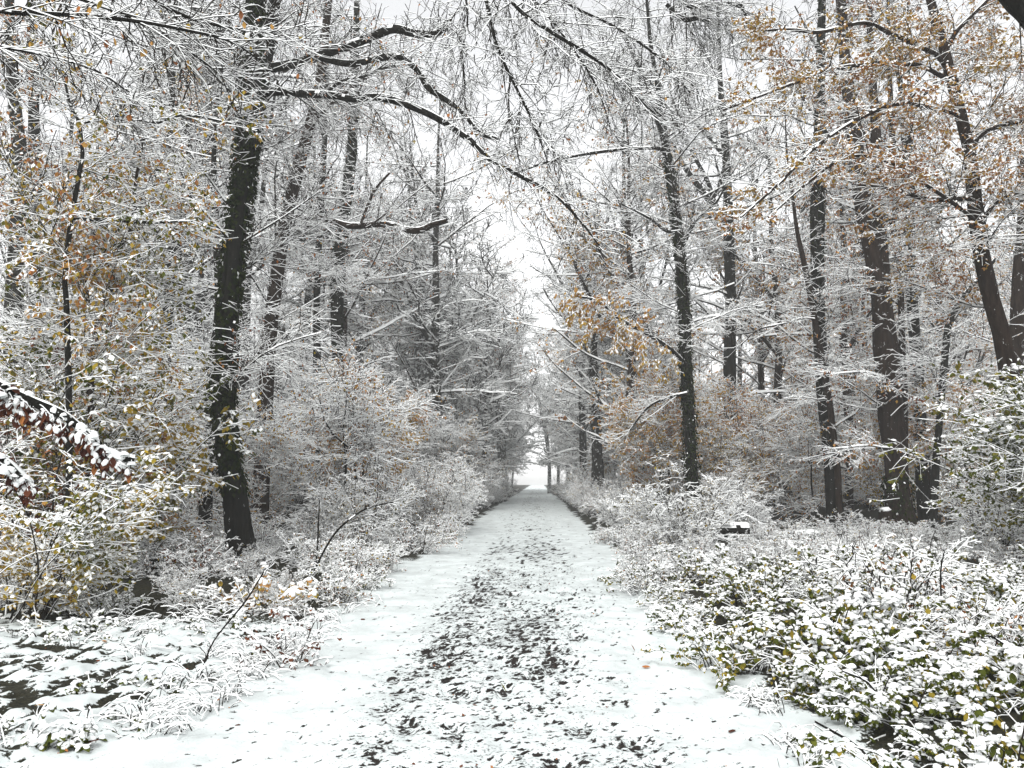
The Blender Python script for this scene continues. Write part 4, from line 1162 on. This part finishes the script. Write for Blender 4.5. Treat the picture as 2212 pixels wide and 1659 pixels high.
stick('bare_shoot', 'bare dark shoot leaning right at the left edge below the yellow shrub', [(20, 1345), (45, 1280), (75, 1225), (110, 1180)], [5, 4, 4, 2], 8.2, 5)
stick('bare_shoot', 'thin straight shoot rising from the open snow left of the path', [(404, 1525), (430, 1465), (462, 1385), (530, 1300), (570, 1235)], [4, 4, 3, 3, 2], 6.2, 3)
stick('bare_shoot', 'forked little twig beside the thin straight shoot left of the path', [(396, 1535), (385, 1500), (372, 1465)], [4, 3, 2], 6.2, 3)
stick('bare_shoot', 'slim upright shoot right of the foot of the ivy-clad tree', [(676, 1265), (684, 1200), (688, 1130), (690, 1080)], [5, 4, 4, 2], 12.5, 8)
stick('bare_shoot', 'forked shoot bending right beside the slim upright shoot', [(660, 1275), (700, 1190), (735, 1140), (790, 1100), (850, 1085)], [5, 4, 4, 3, 2], 12.0, 10)
for lab, pts_, Y in [('long arched bramble cane rising from the middle of the right-hand thicket', [(1945, 1650), (1925, 1560), (1880, 1480), (1820, 1450)], 5.2),
                     ('long dark cane leaning left over the edge of the right-hand thicket', [(1945, 1760), (1905, 1690), (1860, 1620), (1760, 1560)], 4.4),
                     ('tall thin cane standing in the right-hand thicket below the twin-stemmed trunk', [(2250, 1560), (2215, 1440), (2150, 1380), (2120, 1375)], 6.0),
                     ('slender cane curving right in the upper thicket right of the path', [(2040, 1420), (2035, 1330), (2032, 1240), (2040, 1190)], 8.5),
                     ('slender cane bending left in the upper thicket right of the path', [(2170, 1440), (2150, 1370), (2100, 1330), (2060, 1330)], 7.5)]:
    stick('bramble_cane', lab, pts_, [4.5, 4, 3.5, 2], Y, 3)

# ================================================================== small growth on the open snow
def grass(n_clump, fx, fy, blades, L, seed):
    mb = MB()
    cx = fx(n_clump); cy = fy(n_clump)
    N = n_clump * blades
    bx = np.repeat(cx, blades) + rng.normal(0, .05, N); by = np.repeat(cy, blades) + rng.normal(0, .05, N)
    dirm = np.repeat(rng.uniform(0, 6.28, n_clump), blades) + rng.normal(0, 1.0, N)
    k = 5
    Q = np.empty((N, k, 3)); Q[:, 0] = np.stack([bx, by, gh(bx, by) - .02], 1)
    th = rng.uniform(.2, 1.0, N); ln = rng.uniform(L[0], L[1], N)
    for j in range(1, k):
        Q[:, j] = Q[:, j - 1] + np.stack([np.sin(th) * np.cos(dirm), np.sin(th) * np.sin(dirm), np.cos(th)], 1) * (ln / (k - 1))[:, None]
        th = th + rng.uniform(.25, .7, N)
    Q[:, 1:, 2] = np.maximum(Q[:, 1:, 2], gh(Q[:, 1:, 0], Q[:, 1:, 1]) + .01)
    R = np.linspace(.0035, .0018, k)[None] * np.ones((N, 1))
    tubes(mb, Q, R, rng.uniform(0, .012, (N, k)))
    return mb.build('grass', [m_twig, m_snow], None, kind='stuff')
def vx(n_):
    return np.concatenate([path_edges(np.linspace(4.2, 9.5, n_))[0] - np.abs(rng.normal(.25, .5, n_))])
grass(58, lambda n_: -2.25 - np.abs(rng.normal(.1, .3, n_)) - 2.5 * (rng.random(n_) < .25) * rng.random(n_), lambda n_: rng.uniform(5.0, 9.8, n_), 13, (.12, .38), 1)
o = grass(40, lambda n_: 1.45 + np.abs(rng.normal(.1, .2, n_)), lambda n_: rng.uniform(4.0, 11, n_), 16, (.1, .3), 2)
# low sprigs and clumps on the open snow at the lower left
SP = [kind_shrub(.22, .22, 9, 26, 60, 0, dict(n=90, size=(.035, .06), tints=GRN + [.05, .05], snow=.7), 22, (.016, .028), fine=.7, hi=True, r=.004),
      kind_shrub(.30, .16, 12, 30, 60, 0, dict(n=60, size=(.03, .05), tints=[.05, .1, .2], snow=.6), 26, (.016, .03), fine=.7, hi=True, r=.004)]
def lowest(lab, grp, n_, xr, yr, d):
    for x, y in rows(lambda y: xr(y)[0], lambda y: xr(y)[1], yr[0], yr[1], d, n_):
        bush(SP[rng.integers(2)], x, y, rng.uniform(.6, 1.3), 'snowy_sprig', lab, 'plant', grp)
lowest('low leafy sprig half buried in the open snow left of the path', 'low sprigs on the open snow left of the path', 30, lambda y: (-.72 * y - .2, path_edges(np.array(y))[0] - .35), (4.0, 9.0), .34)
bush(SP[0], *at_ground(40, 1640), 1.25, 'snowy_clump', 'dark green leafy clump under snow at the bottom left corner', 'plant')
bush(SP[0], *at_ground(300, 1590), .9, 'grass_tuft', 'small dark tuft poking out of the snow near the bottom left', 'plant')
# fallen leaves
for dx_, dy_, t_, lab in [(780, 1343, .95, 'dark red leaf lying on the left edge of the path'), (1372, 1412, .85, 'brown leaf upright in the snow near the right edge of the path'),
                          (1386, 1445, .7, 'tan leaf flat on the snow near the right edge of the path'), (228, 1418, .65, 'orange leaf on the open snow at the left'),
                          (98, 1560, .58, 'bright orange leaf by the dark green clump at the bottom left'), (317, 1462, .12, 'dark green leaf on the open snow at the left'),
                          (215, 1618, .97, 'dark red leaf flat on the snow at the bottom left'), (518, 1571, .95, 'maroon leaf on the snow at the left edge of the path'),
                          (1586, 1583, .97, 'dark maroon leaf beside the snowy brambles at the lower right'), (1093, 1500, .25, 'green leaf standing upright in the middle of the path')]:
    x, y = at_ground(dx_, dy_)
    mb = MB()
    stamp(mb, LEAF_HI, np.zeros((1, 3)), rotm(np.array([rng.uniform(0, 6.28)]), np.radians(np.array([-70.0 if 'upright' in lab else -12.0])), np.array([.2])), np.array([.075]), np.array([t_]))
    o = mb.build('fallen_leaf', [m_leaf]); inp = PX0 < x < PX1
    o.location = (x, y, (.02 if inp else float(gh(x, y)) + .03)); o['label'] = lab; o['category'] = 'leaf'; o['group'] = 'single leaves fallen on the snow'
mb = MB(); N = 420
x = np.where(rng.random(N) < .55, rng.normal(-.2, .8, N), rng.uniform(-6, -1.5, N)); y = 4 + 14 * rng.random(N) ** 1.6
l, r = path_edges(y); z = np.where((x > l) & (x < r), .012, gh(x, y) + .015)
sel = x < r
stamp(mb, LEAF_LO, np.stack([x, y, z], 1)[sel], rotm(rng.uniform(0, 6.28, N), rng.normal(-.1, .3, N), rng.normal(0, .5, N))[sel], rng.uniform(.015, .04, N)[sel], rng.choice([.85, .9, .8, .95, .05, .7], N)[sel])
mb.build('fallen_leaves', [m_leaf], None, kind='stuff')
print('small things done')

# ================================================================== far wood closing the view
mb = MB(); N = 80
xx = rng.uniform(-150, 150, N); yy = rng.uniform(132, 215, N)
sel = np.abs(xx + .4) > 3.4; xx, yy = xx[sel], yy[sel]; N = len(xx)
hh = rng.uniform(17, 25, N)
P = np.stack([np.stack([xx + rng.normal(0, .4, N), yy, hh * f - .3], 1) for f in (0, .35, .7, 1)], 1)
R = np.array([.3, .24, .15, .05])[None] * rng.uniform(.7, 1.2, (N, 1))
tubes(mb, P, R, 0 * R)
A = grow(P, R, N * 16, .08, 1, (45, 80), (2.5, 6), 4, .02, .1, .7, .5, .012, .03, .15); tubes(mb, *A, snowh(A[1], .05))
B = grow(A[0], A[1], N * 60, .1, 1, (30, 65), (1.2, 3), 3, 0, .12, .5, .7, .01, .025); tubes(mb, *B, snowh(B[1], .05))
mb.build('distant_wood', TW, None, kind='stuff')

# ================================================================== labels that tell look-alikes apart: by the landmark they stand in line with
LM = [(20, 'the thick trunk at the far left edge'), (68, 'the yellow-leaved sapling'), (110, 'the leaning sapling'), (168, 'the forked tree'), (233, 'the ivy-clad tree'),
      (285, 'the leaning tree'), (338, 'the pair of dark upright stems'), (431, 'the pale brown leaf-clad trunk'), (502, 'the misty trunk at the path end'),
      (549, 'the bent misty tree'), (597, 'the hazy trunk beyond the slim tree'), (691, 'the slim ivy-clad tree'), (755, 'the left side of the crooked stem'), (830, 'the crooked-stemmed trunk'),
      (893, 'the stout twin-stemmed trunk'), (940, 'the thin curved stem'), (1005, 'the copper-leaved tree'), (1065, 'the right edge of the view'), (-40, 'the left edge of the view')]
ORD = ['nearest', 'second', 'third', 'fourth', 'fifth', 'sixth', 'seventh', 'eighth', 'ninth', 'tenth', 'eleventh', 'twelfth', 'thirteenth', 'fourteenth', 'fifteenth', 'sixteenth', 'seventeenth', 'eighteenth', 'nineteenth', 'twentieth']
SHORT = {'bramble_bush': 'snowy bramble bush', 'forest_tree': None, 'young_beech': None, 'path_side_bush': 'snow-laden bush', 'snowy_sprig': None, 'avenue_tree': None}
cols = {}
for o in list(COL.objects):
    nm = o.name.split('.')[0]
    if o.parent is None and nm in SHORT and 'group' in o:
        px = proj(o.location.x, o.location.y)[0]
        sh = SHORT[nm]
        if nm == 'avenue_tree':
            cols.setdefault(('frosted tree', ('the path on the left' if o.location.x < 0 else 'the path on the right'), nm, 0), []).append((o.location.y, o))
            continue
        if nm == 'forest_tree':
            sh = 'rust-leaved snowy tree' if 'rust' in o['label'] else 'bare snowy tree'
        elif nm == 'young_beech':
            sh = 'orange-leaved young beech' if 'orange' in o['label'] else 'bare young beech'
        elif nm == 'snowy_sprig':
            sh = 'low snowy sprig'
        side = 'left' if o.location.x < -.4 else 'right'
        a, ph = min(LM, key=lambda q: abs(q[0] - px))
        cols.setdefault((sh, ph, nm, 0), []).append((o.location.y, o))
for (sh, ph, nm, side), L in cols.items():
    L.sort(key=lambda q: q[0])
    for k, (d, o) in enumerate(L):
        if k < len(ORD):
            o['label'] = ('%s white frosted tree leaning over the far stretch of %s' % (ORD[k], ph)) if nm == 'avenue_tree' else '%s %s in line with %s' % (ORD[k], sh, ph)

# ================================================================== misty air
m_haze = bpy.data.materials.new('mist')
m_haze.use_nodes = True
n = m_haze.node_tree
n.nodes.clear()
pv = n.nodes.new('ShaderNodeVolumePrincipled')
pv.inputs['Color'].default_value = (0.97, 0.98, 0.98, 1)
pv.inputs['Density'].default_value = HAZE
pv.inputs['Anisotropy'].default_value = 0.0
oo = n.nodes.new('ShaderNodeOutputMaterial')
n.links.new(pv.outputs[0], oo.inputs['Volume'])
mb = MB()
x0, x1, y0, y1, z0, z1 = -270, 270, -45, 290, -3.0, 30.0
mb.add([(x0, y0, z0), (x1, y0, z0), (x1, y1, z0), (x0, y1, z0), (x0, y0, z1), (x1, y0, z1), (x1, y1, z1), (x0, y1, z1)],
       quads=[(0, 3, 2, 1), (4, 5, 6, 7), (0, 1, 5, 4), (1, 2, 6, 5), (2, 3, 7, 6), (3, 0, 4, 7)], qm=0)
mb.build('haze', [m_haze], None, smooth=False, kind='stuff')
